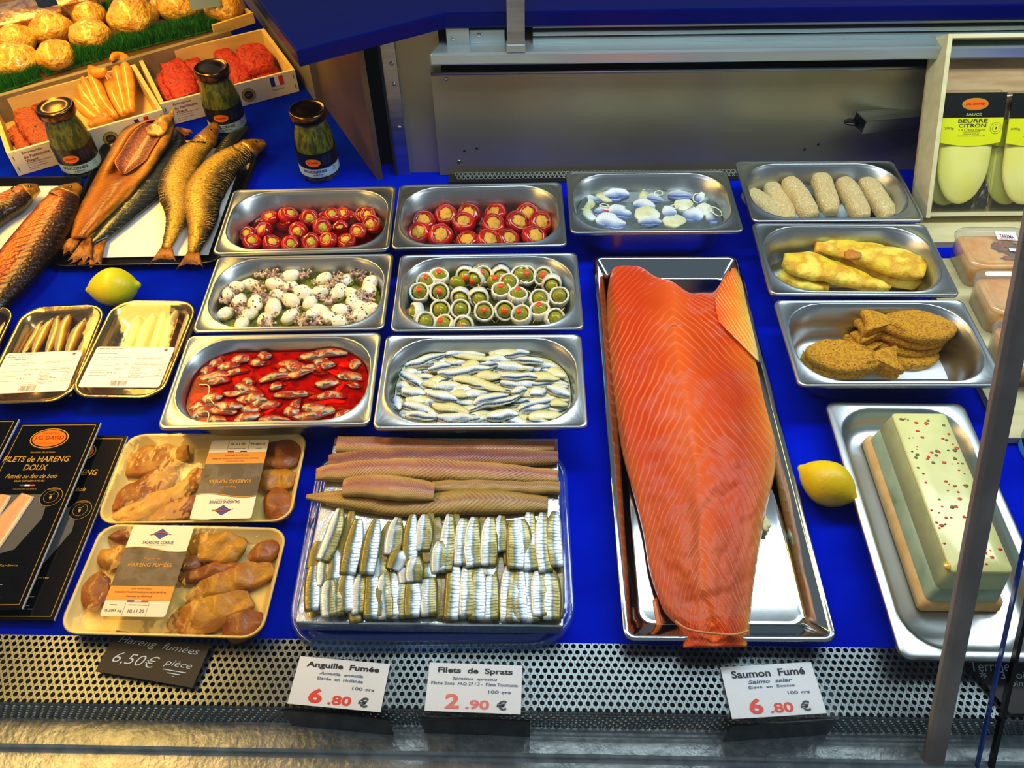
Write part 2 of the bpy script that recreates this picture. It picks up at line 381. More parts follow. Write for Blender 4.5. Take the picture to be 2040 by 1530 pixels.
# back worktop
ctr = [(-.307, 1.112), (-.104, 1.226), (1.4, 1.232), (1.4, 3.0), (-1.3, 3.0)]
wt = tag(mesh('worktop', loft([[Vector((x, y, .279)) for x, y in ctr], [Vector((x, y, .303)) for x, y in ctr]], True, True), NAVY, smooth=False, bev=.0025),
         'dark glossy blue worktop above the steel back wall of the case', 'worktop')
po = thing('glass_support_post', 'flat grey metal post standing on the ledge at the top centre', 'post', (.002, 1.214, .249))
mesh('bar', box(-.0135, -.004, .0, .0135, .006, .42), STEEL, po, smooth=False, bev=.001)
mesh('foot', box(-.0145, -.0065, 0, .0145, .010, .012), ALU, po, smooth=False, bev=.001)
# front sill; lower step shaped flat so it catches a bright strip of light
prof = [(.306, -.041), (.2745, -.041), (.2715, -.0425), (.2705, -.047), (.2680, -.0485), (.225, -.0485), (.220, -.052), (.220, -.16), (.306, -.16)]
struct('trim_1', loft([[fr(x, y, z) for y, z in prof] for x in (-1.25, 1.25)], True, True), GALV, smooth=False, bev=.001)
struct('trim_3', hexa([fr(-1.2, .308, -.07), fr(1.2, .308, -.07), fr(1.2, .385, -.07), fr(-1.2, .385, -.07)], [fr(-1.2, .308, -.03), fr(1.2, .308, -.03), fr(1.2, .385, -.03), fr(-1.2, .385, -.03)]), BLACK, smooth=False)
def perf(x0, x1, rows, p, r, f, n=12):
    V, F = [], []; dy = p*.866
    for j in range(rows):
        x = x0+(p/2 if j % 2 else 0); v = (j+.5)*dy
        while x < x1:
            o = len(V)
            for i in range(n):
                a = 2*PI*(i+.5)/n; c, s = math.cos(a), math.sin(a); k = max(abs(c)/(p/2), abs(s)/(dy/2))
                V.append(f(x+c/k, v+s/k, 0))
            for i in range(n):
                a = 2*PI*(i+.5)/n; V.append(f(x+r*math.cos(a), v+r*math.sin(a), 0))
            for i in range(n):
                a = 2*PI*(i+.5)/n; V.append(f(x+r*math.cos(a), v+r*math.sin(a), -.0013))
            for i in range(n):
                k = (i+1) % n; F.append((o+i, o+k, o+n+k, o+n+i)); F.append((o+n+i, o+n+k, o+2*n+k, o+2*n+i))
            x += p
    return V, F, None
def fgr(u, v, d):
    L, R = .0725, .003
    if v < L: return fr(u, .3765-v, .0005+d)
    a = min((v-L)/R, PI/2); y = .3765-L-R*math.sin(a)-(-d)*0; z = .0005-R*(1-math.cos(a))
    q = max(0, v-L-R*PI/2)
    return fr(u, y-d*math.sin(a)*-1*0+(-d)*math.sin(a), z-q+d*math.cos(a))
GRST = pm('perforated_steel', '6C787C', .36, .85, c2='7C888C', ns=9, bs=.1, bn=200, dist=.0006)
g = tag(mesh('air_grille', perf(-.78, .78, 17, .0079, .00265, fgr, 12), GRST, smooth=False), 'perforated steel air grille along the front edge of the display', 'grille')
g2 = tag(mesh('air_grille', perf(-.105, .62, 2, .0079, .0026, lambda u, v, d: Vector((u, 1.243-v, .012+d-v*.35)), 10), GRST, smooth=False), 'narrow perforated strip at the foot of the steel back wall', 'grille')
struct('trim_4', box(-.12, 1.226, 0, .63, 1.2495, .0035), BLACK, smooth=False)
# door catch on the wall
ct = thing('door_catch', 'small square tube metal catch on the steel back wall', 'catch', (.62, 1.232, .112), rot=(0, math.radians(4), math.radians(14)))
tb = [box(-.052, -.017, .010, .052, .017, .0115), box(-.052, -.017, -.0115, .052, .017, -.010), box(-.052, -.017, -.0115, .052, -.0155, .0115), box(-.052, .0155, -.0115, .052, .017, .0115)]
mesh('tube', join(*tb), STEEL, ct, smooth=False)
mesh('tongue', mv(blob(.014, .010, .004, 2, 0), (-.060, .008, -.003)), BLKP, ct)
# front glass: two leaning panes, a leaning post between
TL = math.radians(30); up = Vector((0, math.sin(TL), math.cos(TL))); nf = Vector((0, -math.cos(TL), math.sin(TL)))
def pane(name, x0, x1, th, mat, par=None, L=1.15, off=.2665):
    A, B = fr(x0, off, -.0405), fr(x1, off, -.0405)
    return struct(name, hexa([A, B, B-nf*th, A-nf*th], [A+up*L, B+up*L, B-nf*th+up*L, A-nf*th+up*L]), mat, par, smooth=False)
pane('window_1', -1.15, .4665, .005, GLASS); w1e = pane('glass_edge', .4665, .4685, .005, EDGE, bpy.data.objects['window_1'])
pane('window_2', .484, 1.15, .005, GLASS); pane('glass_edge', .480, .484, .006, BLKP, bpy.data.objects['window_2'])
fp = thing('glass_post', 'leaning grey metal post in front of the green terrine tray', 'post', fr(.4245, .2745, -.0405))
e1, e2 = Vector((.0098, 0, 0)), Vector((0, math.cos(TL)*.0045, -math.sin(TL)*.0045)); L = up*1.10
POSTM = pm('post_paint', 'A09890', .5, .3, bs=.15, bn=260, c2='8A827C', ns=14)
cs = [(-1, -.4), (-.55, -1), (1, -1), (1, 1), (-1, 1)]
def pc(a, b, t): q = e1*a+e2*b; return (q+Vector((0, 0, -q.y*math.tan(TL)*0)))+t
r0 = [pc(a, b, Vector()) for a, b in cs]; r0 = [Vector((v.x, v.y-(v.z)*math.tan(TL), 0)) for v in r0]
mesh('bar', loft([r0, [v+L for v in r0]], True, True), POSTM, fp, smooth=False, bev=.0008)
# ---------------------------------------------------------------- steel food pans
PW, PD, PH = .265, .162, .065
def wall_w(z):  # inner width/depth/radius at height z
    t = max(0, min(1, (z-.012)/.049)); return .224+.019*t, .122+.019*t, .050+.008*t
def pan_geo(h=PH):
    k = h/.065
    R = [rrect(PW, PD, .010, h-.0055), rrect(PW, PD, .010, h-.0015), rrect(PW-.002, PD-.002, .0095, h-.0003), rrect(PW-.007, PD-.007, .0085, h-.0003), rrect(PW-.009, PD-.009, .008, h-.0012)]
    R += [rrect(.251, .149, .056, h-.0012), rrect(.2485, .1465, .0555, h-.0002), rrect(.246, .144, .055, h-.0015), rrect(.2435, .1415, .055, h-.005)]
    for z in (h-.006, .012*k+.01, .012*k): w_, d_, r_ = wall_w(z/k); R.append(rrect(w_, d_, r_, z))
    R += [rrect(.214, .112, .045, .005), rrect(.196, .094, .038, .0012), rrect(.15, .06, .02, .0012)]
    return loft(R, False, True)
PANS = dict(A1=(-.3263, 1.0413, .022, .068), A2=(-.0573, 1.048, .0108, .068), B1=(-.3171, .8810, .0082, .061), B2=(-.0419, .8745, .003, .0645), C1=(-.3179, .7127, .012, .061),
            C2=(-.0467, .7038, -.0061, .065), D1=(.2152, 1.0785, -.0036, .068), E1=(.4981, 1.1013, -.0099, .068), E2=(.4927, .9342, -.0261, .067), E3=(.4938, .7690, -.012, .061))
PL = dict(A1='steel pan of small red stuffed peppers in oil, back left', A2='steel pan of large red peppers with tan filling', B1='steel pan of white baby cuttlefish in herb oil',
          B2='steel pan of green olives wrapped in anchovy', C1='steel pan of anchovies in red sauce, front left', C2='steel pan of silvery white marinated anchovies',
          D1='steel pan of blue and white herring pieces in brine', E1='steel pan of pale breaded sticks by the pale plywood crate', E2='steel pan holding yellow battered fillets', E3='steel pan holding brown fish shaped breaded cakes')
pan0 = None
for k, (x, y, a, hh) in PANS.items():
    if pan0 is None:
        pan0 = mesh('food_pan', pan_geo(), STEEL_IN, sol=.0008); o = pan0
    else: o = dup(pan0)
    o.location = (x, y, .0005); o.rotation_euler = (0, 0, a); o.scale = (1, 1, hh/.065)
    tag(o, PL[k], 'food pan', 'steel food pans')
def inpan(k, x, y, z):
    X, Y, a, hh = PANS[k]; c, s = math.cos(a), math.sin(a); return Vector((X+x*c-y*s, Y+x*s+y*c, z))
def clampin(k, p, m=.0):
    """keep a point inside the pan walls"""
    X, Y, a, hh = PANS[k]; c, s = math.cos(-a), math.sin(-a); dx, dy = p.x-X, p.y-Y
    x, y = dx*c-dy*s, dx*s+dy*c; w_, d_, r_ = wall_w(p.z); w_, d_ = w_/2-m, d_/2-m
    x = max(-w_, min(w_, x)); y = max(-d_, min(d_, y)); r_ = max(.001, r_-m)
    cx, cy = w_-r_, d_-r_
    if abs(x) > cx and abs(y) > cy:
        vx, vy = abs(x)-cx, abs(y)-cy; L = math.hypot(vx, vy)
        if L > r_: x = math.copysign(cx+vx*r_/L, x); y = math.copysign(cy+vy*r_/L, y)
    return inpan(k, x, y, p.z)
def liquid(k, z, mat, name, label, cat, amp=0, fr_=40, solid=False):
    X, Y, a, hh = PANS[k]; w_, d_, r_ = wall_w(z*.065/hh); w_ -= .0022; d_ -= .0022; R = []
    for s in (1, .93, .86, .78, .7, .6, .5, .4, .3, .2, .1):
        R.append([Vector((q.x, q.y, 0)) for q in rrect(w_*s, d_*s, max(.002, r_*s*.98), z, 8)])
    for ri, r in enumerate(R):
        for q in r: q.z = z+(amp*noise.noise(Vector((q.x*fr_, q.y*fr_, 3)))*(1 if ri else .3))
    g = loft(R, False, True)
    o = mesh(name, g, mat); o.location = (X, Y, 0); o.rotation_euler = (0, 0, a)
    return tag(o, label, cat, kind='stuff')
# ---------------------------------------------------------------- contents of the pans
rd = random.Random(4)
# peppers
RED = pm('pepper_skin', (.24, .001, .001), .14, c2=(.45, .005, .002), ns=25, coat=.35, bs=.35, bn=60, dist=.002)
FILL = pm('pepper_filling', 'A8A028', .5, c2='C8A838', ns=60, bs=.8, bn=160)
FILLT = pm('cream_filling', 'D8A838', .6, c2='C89A38', ns=60, bs=1, bn=150, dist=.003)
def pepper(name, R, fillm, seed, lab, hole=.45):
    t = thing(name, lab, 'pepper')
    pr = [(.0, -.62), (.45, -.60), (.8, -.42), (.98, -.05), (.95, .25), (.8, .48), (.62, .55), (hole+.04, .50), (hole-.02, .36), (hole-.06, .2)]
    rings = []; n = 22
    for r, z in cr(pr, 18):
        ring = []
        for i in range(n):
            a = 2*PI*i/n; k = 1+.09*noise.noise(Vector((math.cos(a)*1.2, math.sin(a)*1.2, seed*3+z)))+.03*math.sin(a*5+seed)
            ring.append(Vector((max(r, .01)*R*k*math.cos(a), max(r, .01)*R*k*math.sin(a), z*R*(1+.15*noise.noise(Vector((a, seed, 2)))))))
        rings.append(ring)
    mesh('skin', loft(rings, True, True), RED, t)
    g = blob(R*(hole+.03), R*(hole+.03), R*.22, seed+5, .5, 3, 10); mesh('filling', mv(g, (0, 0, R*.34)), fillm, t)
    return t
pep = [pepper('stuffed_pepper', .0150, FILL, i, '') for i in range(4)]
rowsA1 = [cp(400, 350, .2092, r) for r in (
    [(675, 330), (855, 262), (1040, 275), (1195, 318), (1375, 252), (1570, 275)],
    [(430, 420), (640, 425), (850, 365), (1040, 400), (1255, 375), (1425, 395), (1590, 375)],
    [(370, 555), (600, 520), (800, 455), (930, 525), (1160, 485), (1330, 505), (1500, 525), (1625, 455)],
    [(490, 630), (680, 645), (855, 640), (1050, 625), (1215, 610), (1390, 625)])]
for i, r in enumerate(rowsA1):
    for j, q in enumerate(r):
        z = .031+rd.random()*.006
        sub = (i, j) in ((0, 2), (0, 3), (1, 0), (1, 1), (1, 5), (2, 2), (2, 5))
        if sub: z -= .009
        p = clampin('A1', at(q[0], q[1]+2, z), .013)
        ro = (math.radians(-5-rd.random()*28), math.radians(rd.uniform(-22, 22)), rd.random()*6)
        ro = Euler((math.radians(5+rd.random()*42), math.radians(rd.uniform(-28, 28)), 0)).to_matrix() @ Euler((0, 0, rd.random()*6)).to_matrix()
        place(pep, rd.randrange(4), p, ro.to_euler(), rd.uniform(.95, 1.1), rowlab('small red stuffed pepper in oily pan', i, 4, j), 'small red peppers stuffed with green filling')
liquid('A1', .033, film('red_oil', (.55, .07, .02), -.01, .03), 'oil', 'clear red tinted oil around the small stuffed peppers', 'oil')
liquid('A1', .018, pm('deep_oil', (.16, .004, .003), .3, c2=(.30, .01, .005), ns=30), 'pepper_bed', 'dark red peppers sunk at the bottom of the oil pan', 'pepper bed', .006, 60)
pep2 = [pepper('cream_pepper', .0195, FILLT, 10+i, '', .52) for i in range(3)]
rowsA2 = [cp(740, 340, .2157, r) for r in ([(690, 385), (905, 350), (1145, 340), (1440, 325)], [(445, 450), (850, 470), (1125, 490), (1345, 470), (1570, 465)],
    [(420, 560), (640, 585), (890, 640), (1080, 640), (1260, 625), (1500, 600)])]
for i, r in enumerate(rowsA2):
    for j, q in enumerate(r):
        p = clampin('A2', at(q[0], q[1]+4, .029), .017)
        ro = Euler((math.radians(14+rd.random()*22), math.radians(rd.uniform(-25, 25)), 0)).to_matrix() @ Euler((0, 0, rd.random()*6)).to_matrix()
        place(pep2, j, p, ro.to_euler(), rd.uniform(.98, 1.12), rowlab('large red pepper with tan cream filling', i, 3, j), 'large red peppers stuffed with tan cream')
liquid('A2', .014, film('pale_oil', (.62, .42, .36), .04, .04), 'oil', 'thin film of oil under the large stuffed peppers', 'oil')
# baby cuttlefish
CUT = pm('cuttlefish_skin', 'F2EEDC', .25, c2='DCD8B0', ns=40, coat=.4, sss=.15, lo=.45, hi=.7, bs=.15, bn=120)
# herb specks on the mantle
_nt = CUT.node_tree; _p = _nt.nodes['Principled BSDF']; _v = N(_nt, 'ShaderNodeTexVoronoi'); _v.inputs['Scale'].default_value = 230; _nt.links.new(coords(_nt), _v.inputs[0])
_n = N(_nt, 'ShaderNodeTexNoise'); _n.inputs['Scale'].default_value = 70; _nt.links.new(coords(_nt), _n.inputs[0])
_fz = M2(_nt, 'MULTIPLY', M2(_nt, 'LESS_THAN', _v.outputs['Distance'], .30), M2(_nt, 'GREATER_THAN', _n.outputs['Fac'], .53))
_mx = N(_nt, 'ShaderNodeMix', data_type='RGBA'); _old = _p.inputs['Base Color'].links[0].from_socket; _nt.links.new(_fz, _mx.inputs[0]); _nt.links.new(_old, _mx.inputs[6]); _mx.inputs[7].default_value = lin('3C5010'); _nt.links.new(_mx.outputs[2], _p.inputs['Base Color'])
TEN = pm('cuttlefish_tentacle', 'C8B898', .3, c2='6E4458', c3='D8D0B0', ns=90, lo=.42, hi=.56, coat=.4, bs=.4, bn=120)
def tentacles(seed, R=.008, n=6):
    r = random.Random(seed); gs = [blob(R*.6, R*.6, R*.5, seed, .5, 2, 7)]
    for i in range(n):
        a = 2*PI*i/n+r.random()*.5; c, s = math.cos(a), math.sin(a)
        gs.append(tube([(0, 0, 0), (c*R*.7, s*R*.7, R*.4), (c*R*1.15, s*R*1.15, R*(.1+r.random()*.5)), (c*R*.95+s*R*.3, s*R*.95-c*R*.3, R*(.35+r.random()*.6))], R*.20, 8, 6))
    return join(*gs)
cut = []
for i in range(4):
    t = thing('baby_cuttlefish', '', 'cuttlefish'); mesh('mantle', blob(.0135, .0100, .0085, i+3, .14, 1.6, 12), CUT, t)
    mesh('tentacles', mv(tentacles(i+20, .0055, 5), (-.0125, 0, .001)), TEN, t); cut.append(t)
tens = []
for i in range(3):
    t = thing('cuttlefish_head', '', 'cuttlefish'); mesh('tentacles', tentacles(i+50, .0085, 7), TEN, t); tens.append(t)
bod = cp(400, 350, .2092, [(480, 1030), (710, 1030), (860, 945), (975, 1110), (1175, 980), (1390, 990), (1615, 1020), (1600, 1085), (850, 1060), (1140, 1100), (1310, 1110), (1440, 1120), (370, 1190), (520, 1215), (690, 1255), (860, 1185),
    (1040, 1215), (1340, 1275), (1510, 1240), (1640, 1260), (215, 1310), (460, 1315), (850, 1340), (1060, 1320), (610, 1375), (390, 1405), (1215, 1350), (1330, 1385), (1150, 1290), (1450, 1190), (1530, 1330), (270, 1120), (340, 1060), (740, 1130)])
tn = cp(400, 350, .2092, [(590, 930), (1000, 950), (1300, 980), (1500, 925), (1570, 915), (1530, 1150), (240, 1190), (650, 1160), (1210, 1200), (960, 1375), (650, 1415), (1110, 1390), (1440, 1350), (560, 1090), (810, 1090), (1240, 1050), (340, 1085), (400, 1270), (1000, 1400), (1620, 1180), (700, 950)])
for ri, r in enumerate(byrows(bod, 5)):
    for j, q in enumerate(r):
        p = clampin('B1', at(q[0], q[1]+1, .037+rd.random()*.005), .010)
        place(cut, rd.randrange(4), p, (rd.uniform(-.3, .3), rd.uniform(-.3, .3), rd.random()*6.28), rd.uniform(.95, 1.25), rowlab('plump white baby cuttlefish with herb flecks', ri, 5, j), 'white baby cuttlefish in herb oil')
for ri, r in enumerate(byrows(tn, 3)):
    for j, q in enumerate(r):
        p = clampin('B1', at(q[0], q[1]+1, .040+rd.random()*.004), .010)
        place(tens, rd.randrange(3), p, (rd.uniform(-.4, .4), rd.uniform(-.4, .4), rd.random()*6.28), rd.uniform(.9, 1.15), rowlab('curly purplish cuttlefish tentacle tuft', ri, 3, j), 'cuttlefish tentacle tufts in herb oil')
liquid('B1', .039, film('herb_oil', (.78, .82, .38), .03, .04), 'oil', 'yellow green herb oil around the baby cuttlefish', 'oil')
liquid('B1', .028, pm('herb_bed', '8C9040', .4, c2='C0C08C', c3='5C6A30', ns=90, lo=.4, hi=.55, bs=.8, bn=120, dist=.004), 'herb_bed', 'chopped herbs and cuttlefish sunk in the oil', 'herbs', .006, 80)
# olives wrapped in anchovy
OLV = pm('olive_skin', '989810', .22, c2='7C8008', ns=40, coat=.3, sss=.05, lo=.3, hi=.7)
PIM = pm('pimento', 'E8401C', .3); PICK = pm('toothpick_wood', 'D8C070', .6)
ANCH = uvm('anchovy_band', [(0, '44586E'), (.22, 'A8B8C4'), (.5, 'D8DCD8'), (.75, 'E8E4D0'), (1, 'E8E2C8')], .28, rib=(14, .3, .5, .3, '8CA0B0', .3, 1.2), nz=.05, ns=120, coat=.3)
def band(R, hgt, th, seed):
    V, F, U = [], [], []; n = 30; ns = 10
    for k in range(n):
        a = PI*2*1.04*k/(n-1); rr = R*(1+.07*noise.noise(Vector((math.cos(a), math.sin(a), seed)))+.06*k/n)
        for j in range(ns):
            b = 2*PI*j/ns; x = math.copysign(abs(math.cos(b))**.7, math.cos(b))*th/2; z = math.copysign(abs(math.sin(b))**.7, math.sin(b))*hgt/2
            V.append(Vector(((rr+x)*math.cos(a), (rr+x)*math.sin(a), z+.0012*noise.noise(Vector((a*1.5, seed, j*.1)))))); U.append((k/(n-1), .5+.5*math.sin(b)*(.9)))
    for k in range(n-1):
        for j in range(ns): i = (j+1) % ns; F.append((k*ns+j, k*ns+i, (k+1)*ns+i, (k+1)*ns+j))
    F.append(tuple(range(ns))[::-1]); F.append(tuple((n-1)*ns+j for j in range(ns)))
    return V, F, U
def olive(nm, wrap, pim, seed):
    t = thing(nm, '', 'olive')
    mesh('flesh', blob(.0088, .0088, .0112, seed, .05, 1, 14), OLV, t)
    if pim: mesh('pimento', mv(blob(.0040, .0033, .0016, seed, .2, 2, 8), (.0005, 0, .0108)), PIM, t)
    else: mesh('stem_pit', mv(blob(.0009, .0009, .0007, seed, .1, 2, 6), (0, 0, .0109)), PICK, t)
    if wrap:
        mesh('anchovy_band', mv(band(.0112, .0125, .0034, seed), (0, 0, -.001)), ANCH, t)
        mesh('toothpick', mv(tube([(-.019, 0, 0), (.019, 0, 0)], .0006, 2, 6), (0, 0, -.001), (0, .1, seed)), PICK, t)
    return t
oU = [olive('wrapped_olive', 1, 1, i+1) for i in range(3)]; oN = [olive('wrapped_olive', 1, 0, i+7) for i in range(2)]; oP = [olive('plain_olive', 0, i, i+11) for i in range(2)]
# x, y, kind (u pimento up, n no pimento, p plain), tilt about x, tilt about y
OL = cp(740, 340, .2157, [(440, 950, 'u', 5, -3), (620, 895, 'u', -8, 10), (625, 975, 'u', 0, 4), (868, 920, 'u', 62, 0), (1030, 885, 'u', 22, -4), (1195, 905, 'u', 70, 10), (1375, 900, 'n', 30, 0), (1435, 965, 'u', 25, 0), (1600, 945, 'u', 30, -6), (795, 1030, 'p', 10, -40),
    (965, 990, 'u', 55, -65), (1125, 1020, 'p', 20, 10), (1270, 1035, 'n', 15, 0), (445, 1120, 'u', 22, 0), (630, 1120, 'u', 32, 2), (825, 1165, 'n', 70, -10), (990, 1170, 'n', 68, 8), (1200, 1110, 'u', 0, 0), (1350, 1150, 'u', -8, 5),
    (1550, 1185, 'n', 22, 10), (1735, 1160, 'n', 18, -5), (635, 1280, 'n', 40, 10), (825, 1280, 'n', 30, 0), (1040, 1300, 'u', 32, 3), (1230, 1290, 'u', 42, 5), (1385, 1330, 'u', 10, -12), (1555, 1290, 'u', -5, -10), (405, 1310, 'u', 10, -70),
    (500, 1395, 'n', 20, 20), (670, 1420, 'u', 8, -20), (850, 1425, 'u', 50, 0), (1700, 1365, 'n', 30, 20), (1665, 1045, 'n', 72, -8)])
for ri, r in enumerate(byrows(OL, 4)):
    for j, q in enumerate(r):
        p = clampin('B2', at(q[0], q[1]+1, .044), .013); k = q[2]
        pr = {'u': oU, 'n': oN, 'p': oP}[k]
        lab = rowlab({'u': 'pimento stuffed green olive wrapped in anchovy', 'n': 'green olive wrapped in anchovy', 'p': 'unwrapped plain green olive'}[k], ri, 4, j)
        place(pr, rd.randrange(len(pr)), p, (Euler((math.radians(q[3]+4), math.radians(q[4]), 0)).to_matrix() @ Euler((0, 0, rd.random()*6)).to_matrix()).to_euler(), 1.16, lab, 'green olives wrapped in anchovy')
liquid('B2', .032, film('olive_oil', (.70, .74, .42), .04, .03), 'oil', 'clear greenish oil under the wrapped olives', 'oil')
liquid('B2', .021, uvm('anchovy_bed', [(0, '8A9AA0'), (1, '8A9AA0')], .3) if 0 else pm('olive_bed', '5A6424', .35, c2='A8B0A0', c3='38441A', ns=60, lo=.42, hi=.55, bs=.5, bn=80, dist=.004), 'olive_bed', 'more olives and anchovy sunk under the oil', 'olive bed', .010, 60)
# anchovies in red sauce
def fil(name, L, W, T, mat, seed, cat, bend=.12, n=16, pts=None):
    b = random.Random(seed)
    P = pts or [(-L/2, 0, 0), (-L/6, bend*L*b.uniform(-1, 1)*.5, .001), (L/6, bend*L*b.uniform(-1, 1)*.5, .0015), (L/2, 0, 0)]
    return tag(mesh(name, strip(P, [W*.45, W*.85, W*1.05, W*.95, W*.75, W*.3], [T*.5, T, T, T*.9, T*.6, T*.3], n, 12, .7, seed=seed, amp=.0016), mat), None, cat)
ANR = uvm('red_sauced_anchovy', [(0, '6C1404'), (.3, 'A03C08'), (.48, 'C89C58'), (.6, '98A49C'), (.7, '202C28'), (.86, '7C3C10'), (1, '741803')], .3, nz=.2, ns=90, coat=.3, spots=(110, .54, 'A01C03'), bs=.6)
ANW = uvm('white_anchovy', [(0, 'C8C478'), (.22, 'DCDCB0'), (.42, 'E4ECF0'), (.58, '9CB4C8'), (.66, '3C5068'), (.76, '14222E'), (.84, '54687C'), (1, 'D0CC98')], .26, nz=.07, ns=60, coat=.4, rib=(16, .5, .5, .22, '8FA8BC', .35, 1.6))
ANC = uvm('white_anchovy_flesh', [(0, '4C5C60'), (.12, 'C0B868'), (.4, 'E0DC9C'), (.6, 'DCDCB4'), (.9, 'A8A860'), (1, '54644C')], .3, nz=.1, ns=70, coat=.4, rib=(14, .8, .5, .3, 'B8B478', .3, 1.4))
PEPS = pm('red_pepper_strip', 'E84404', .25, c2='F05414', ns=40, coat=.5)
ONI = pm('onion_shred', 'F0D898', .3, coat=.4)
def seg(k, q, z, name, mat, W, T, lab, cat, grp, kind='fil', ox=0, bend=.15, seed=1, m=.004):
    A, B = clampin(k, at(q[0], q[1], z), m), clampin(k, at(q[2], q[3], z), m); mid = (A+B)/2; d = B-A; L = d.length
    if L < .006: return
    o = fil(name, L, W, T, mat, seed, cat, bend); o.location = mid; o.rotation_euler = (rd.uniform(-.25, .25), rd.uniform(-.06, .06), math.atan2(d.y, d.x)); tag(o, lab, cat, grp); return o
def cpl(ox, oy, s, pts): return [(ox+a*s, oy+b*s, ox+c*s, oy+d*s) for a, b, c, d in pts]
def fillin(S, k, n, l0, l1, z, seed):
    r_ = random.Random(seed); out = []; X, Y, a, hh = PANS[k]; tries = 0
    def px_of(p):
        d = p-CAM; return 1020+FPX*d.dot(RR)/d.dot(_f), 765-FPX*d.dot(UU)/d.dot(_f)
    while len(out) < n and tries < 4000:
        tries += 1; p = inpan(k, r_.uniform(-.105, .105), r_.uniform(-.055, .055), z); x, y = px_of(p)
        c = [((q[0]+q[2])/2, (q[1]+q[3])/2) for q in S+out]
        if min(((x-u)/3.2)**2+(y-v)**2 for u, v in c) < 24: continue
        L = r_.uniform(l0, l1); b = r_.uniform(-.25, .25); out.append((x-L/2, y+L*b/2, x+L/2, y-L*b/2, 1))
    return out
S1 = cpl(300, 640, .2255, [(535, 305, 660, 335), (720, 365, 900, 330), (590, 420, 800, 375), (950, 315, 1070, 300), (1290, 320, 1760, 268), (420, 505, 720, 480), (470, 545, 710, 520), (950, 530, 1250, 480), (740, 560, 910, 605), (1090, 660, 1480, 640),
    (1380, 665, 1740, 672), (550, 745, 820, 755), (480, 790, 770, 800), (880, 740, 1030, 690), (740, 885, 990, 820), (1250, 845, 1720, 770), (1200, 800, 1330, 690), (960, 875, 1240, 862), (500, 885, 720, 872), (630, 640, 960, 605), (820, 690, 1010, 655),
    (1340, 450, 1620, 420), (1100, 400, 1330, 380), (1450, 560, 1680, 560), (1040, 600, 1200, 560)])
S1 += fillin(S1, 'C1', 26, 30, 62, .040, 5)
for ri, r in enumerate(byrows(S1, 6)):
    for j, q in enumerate(r): seg('C1', q, .040+rd.random()*.003, 'anchovy_fillet', ANR, .0085, .0024, rowlab('red sauced anchovy fillet', ri, 6, j), 'anchovy', 'anchovies in red sauce', seed=ri*9+j)
for j, q in enumerate(cpl(300, 640, .2255, [(1650, 630, 1740, 480), (1290, 750, 1720, 720), (1000, 835, 1160, 740), (1640, 370, 1880, 410), (330, 690, 560, 640), (1560, 430, 1860, 560)])):
    seg('C1', q, .039, 'pepper_strip', PEPS, .006, .002, ORD[j]+' bright orange red pepper strip among the red sauced anchovies', 'pepper strip', 'pepper strips in red sauce', seed=j)
for j, th in enumerate(([(430, 560), (512, 568), (512, 640), (490, 680), (525, 690), (562, 735)], [(500, 890), (512, 810), (440, 780), (410, 765), (440, 742), (480, 760)])):
    o = mesh('onion_shred', tube([at(*q, .045) for q in cp(300, 640, .2255, th)], .0008, 26, 6), ONI); tag(o, ('upper' if j == 0 else 'lower')+' curly pale onion shred on the red sauced anchovies', 'onion', 'onion shreds in red sauce')
liquid('C1', .0434, film('sauce_oil', (.90, .26, .06), -.03, .04), 'sauce_oil', 'thin orange oil layer over the red sauced anchovies', 'oil')
liquid('C1', .0402, pm('red_sauce', (.22, .006, .001), .22, c2=(.55, .035, .002), c3=(.16, .008, .001), ns=45, lo=.42, hi=.55, coat=.0, spec=.2, bs=.5, bn=90, dist=.003), 'red_sauce', 'oily red pepper sauce around the anchovies', 'sauce', .003, 70)
# white anchovies
S2 = cpl(730, 650, .2255, [(310, 335, 700, 240), (700, 235, 1050, 250), (1080, 240, 1400, 215), (1180, 250, 1440, 240), (540, 380, 740, 340), (620, 420, 1120, 370), (760, 250, 1100, 290), (1090, 340, 1480, 375), (1280, 290, 1560, 320), (240, 400, 520, 540),
    (220, 530, 400, 550), (760, 470, 1230, 560), (1170, 440, 1560, 450), (560, 540, 860, 545), (530, 590, 800, 660), (860, 630, 1080, 580), (950, 690, 1260, 600), (900, 740, 1360, 620), (1280, 590, 1420, 560), (1440, 600, 1590, 570),
    (1590, 540, 1820, 620), (1340, 740, 1750, 630), (1330, 770, 1620, 700), (310, 700, 600, 760), (580, 690, 900, 770), (340, 790, 620, 810), (620, 800, 960, 815), (1060, 800, 1340, 780), (1430, 815, 1700, 770), (300, 560, 520, 600),
    (350, 640, 560, 640), (1600, 400, 1760, 440), (840, 350, 1000, 330), (980, 450, 1180, 430), (420, 340, 620, 310), (900, 520, 1150, 530), (1180, 500, 1560, 500), (1620, 690, 1780, 690), (250, 620, 290, 740), (760, 600, 900, 600), (1420, 420, 1700, 470), (1000, 290, 1280, 310)])
S2 += fillin(S2, 'C2', 85, 50, 95, .041, 6)
for ri, r in enumerate(byrows(S2, 8)):
    for j, q in enumerate(r): 
        fl = (ri*5+j) % 4 == 0
        seg('C2', q, (.038 if len(q) > 4 else .042)+rd.random()*.004, 'anchovy_fillet', ANC if fl else ANW, .0086, .0019, rowlab(('cream' if fl else 'silver blue')+' marinated anchovy', ri, 8, j), 'anchovy', 'white marinated anchovies', seed=ri*9+j+50)
liquid('C2', .0375, pm('anchovy_bed', 'C8C888', .3, c2='E0E0C0', c3='7C8C8C', ns=60, lo=.4, hi=.6, coat=.4, bs=.8, bn=70, dist=.004), 'anchovy_bed', 'more white anchovies packed under the top ones', 'anchovy bed', .005, 60)
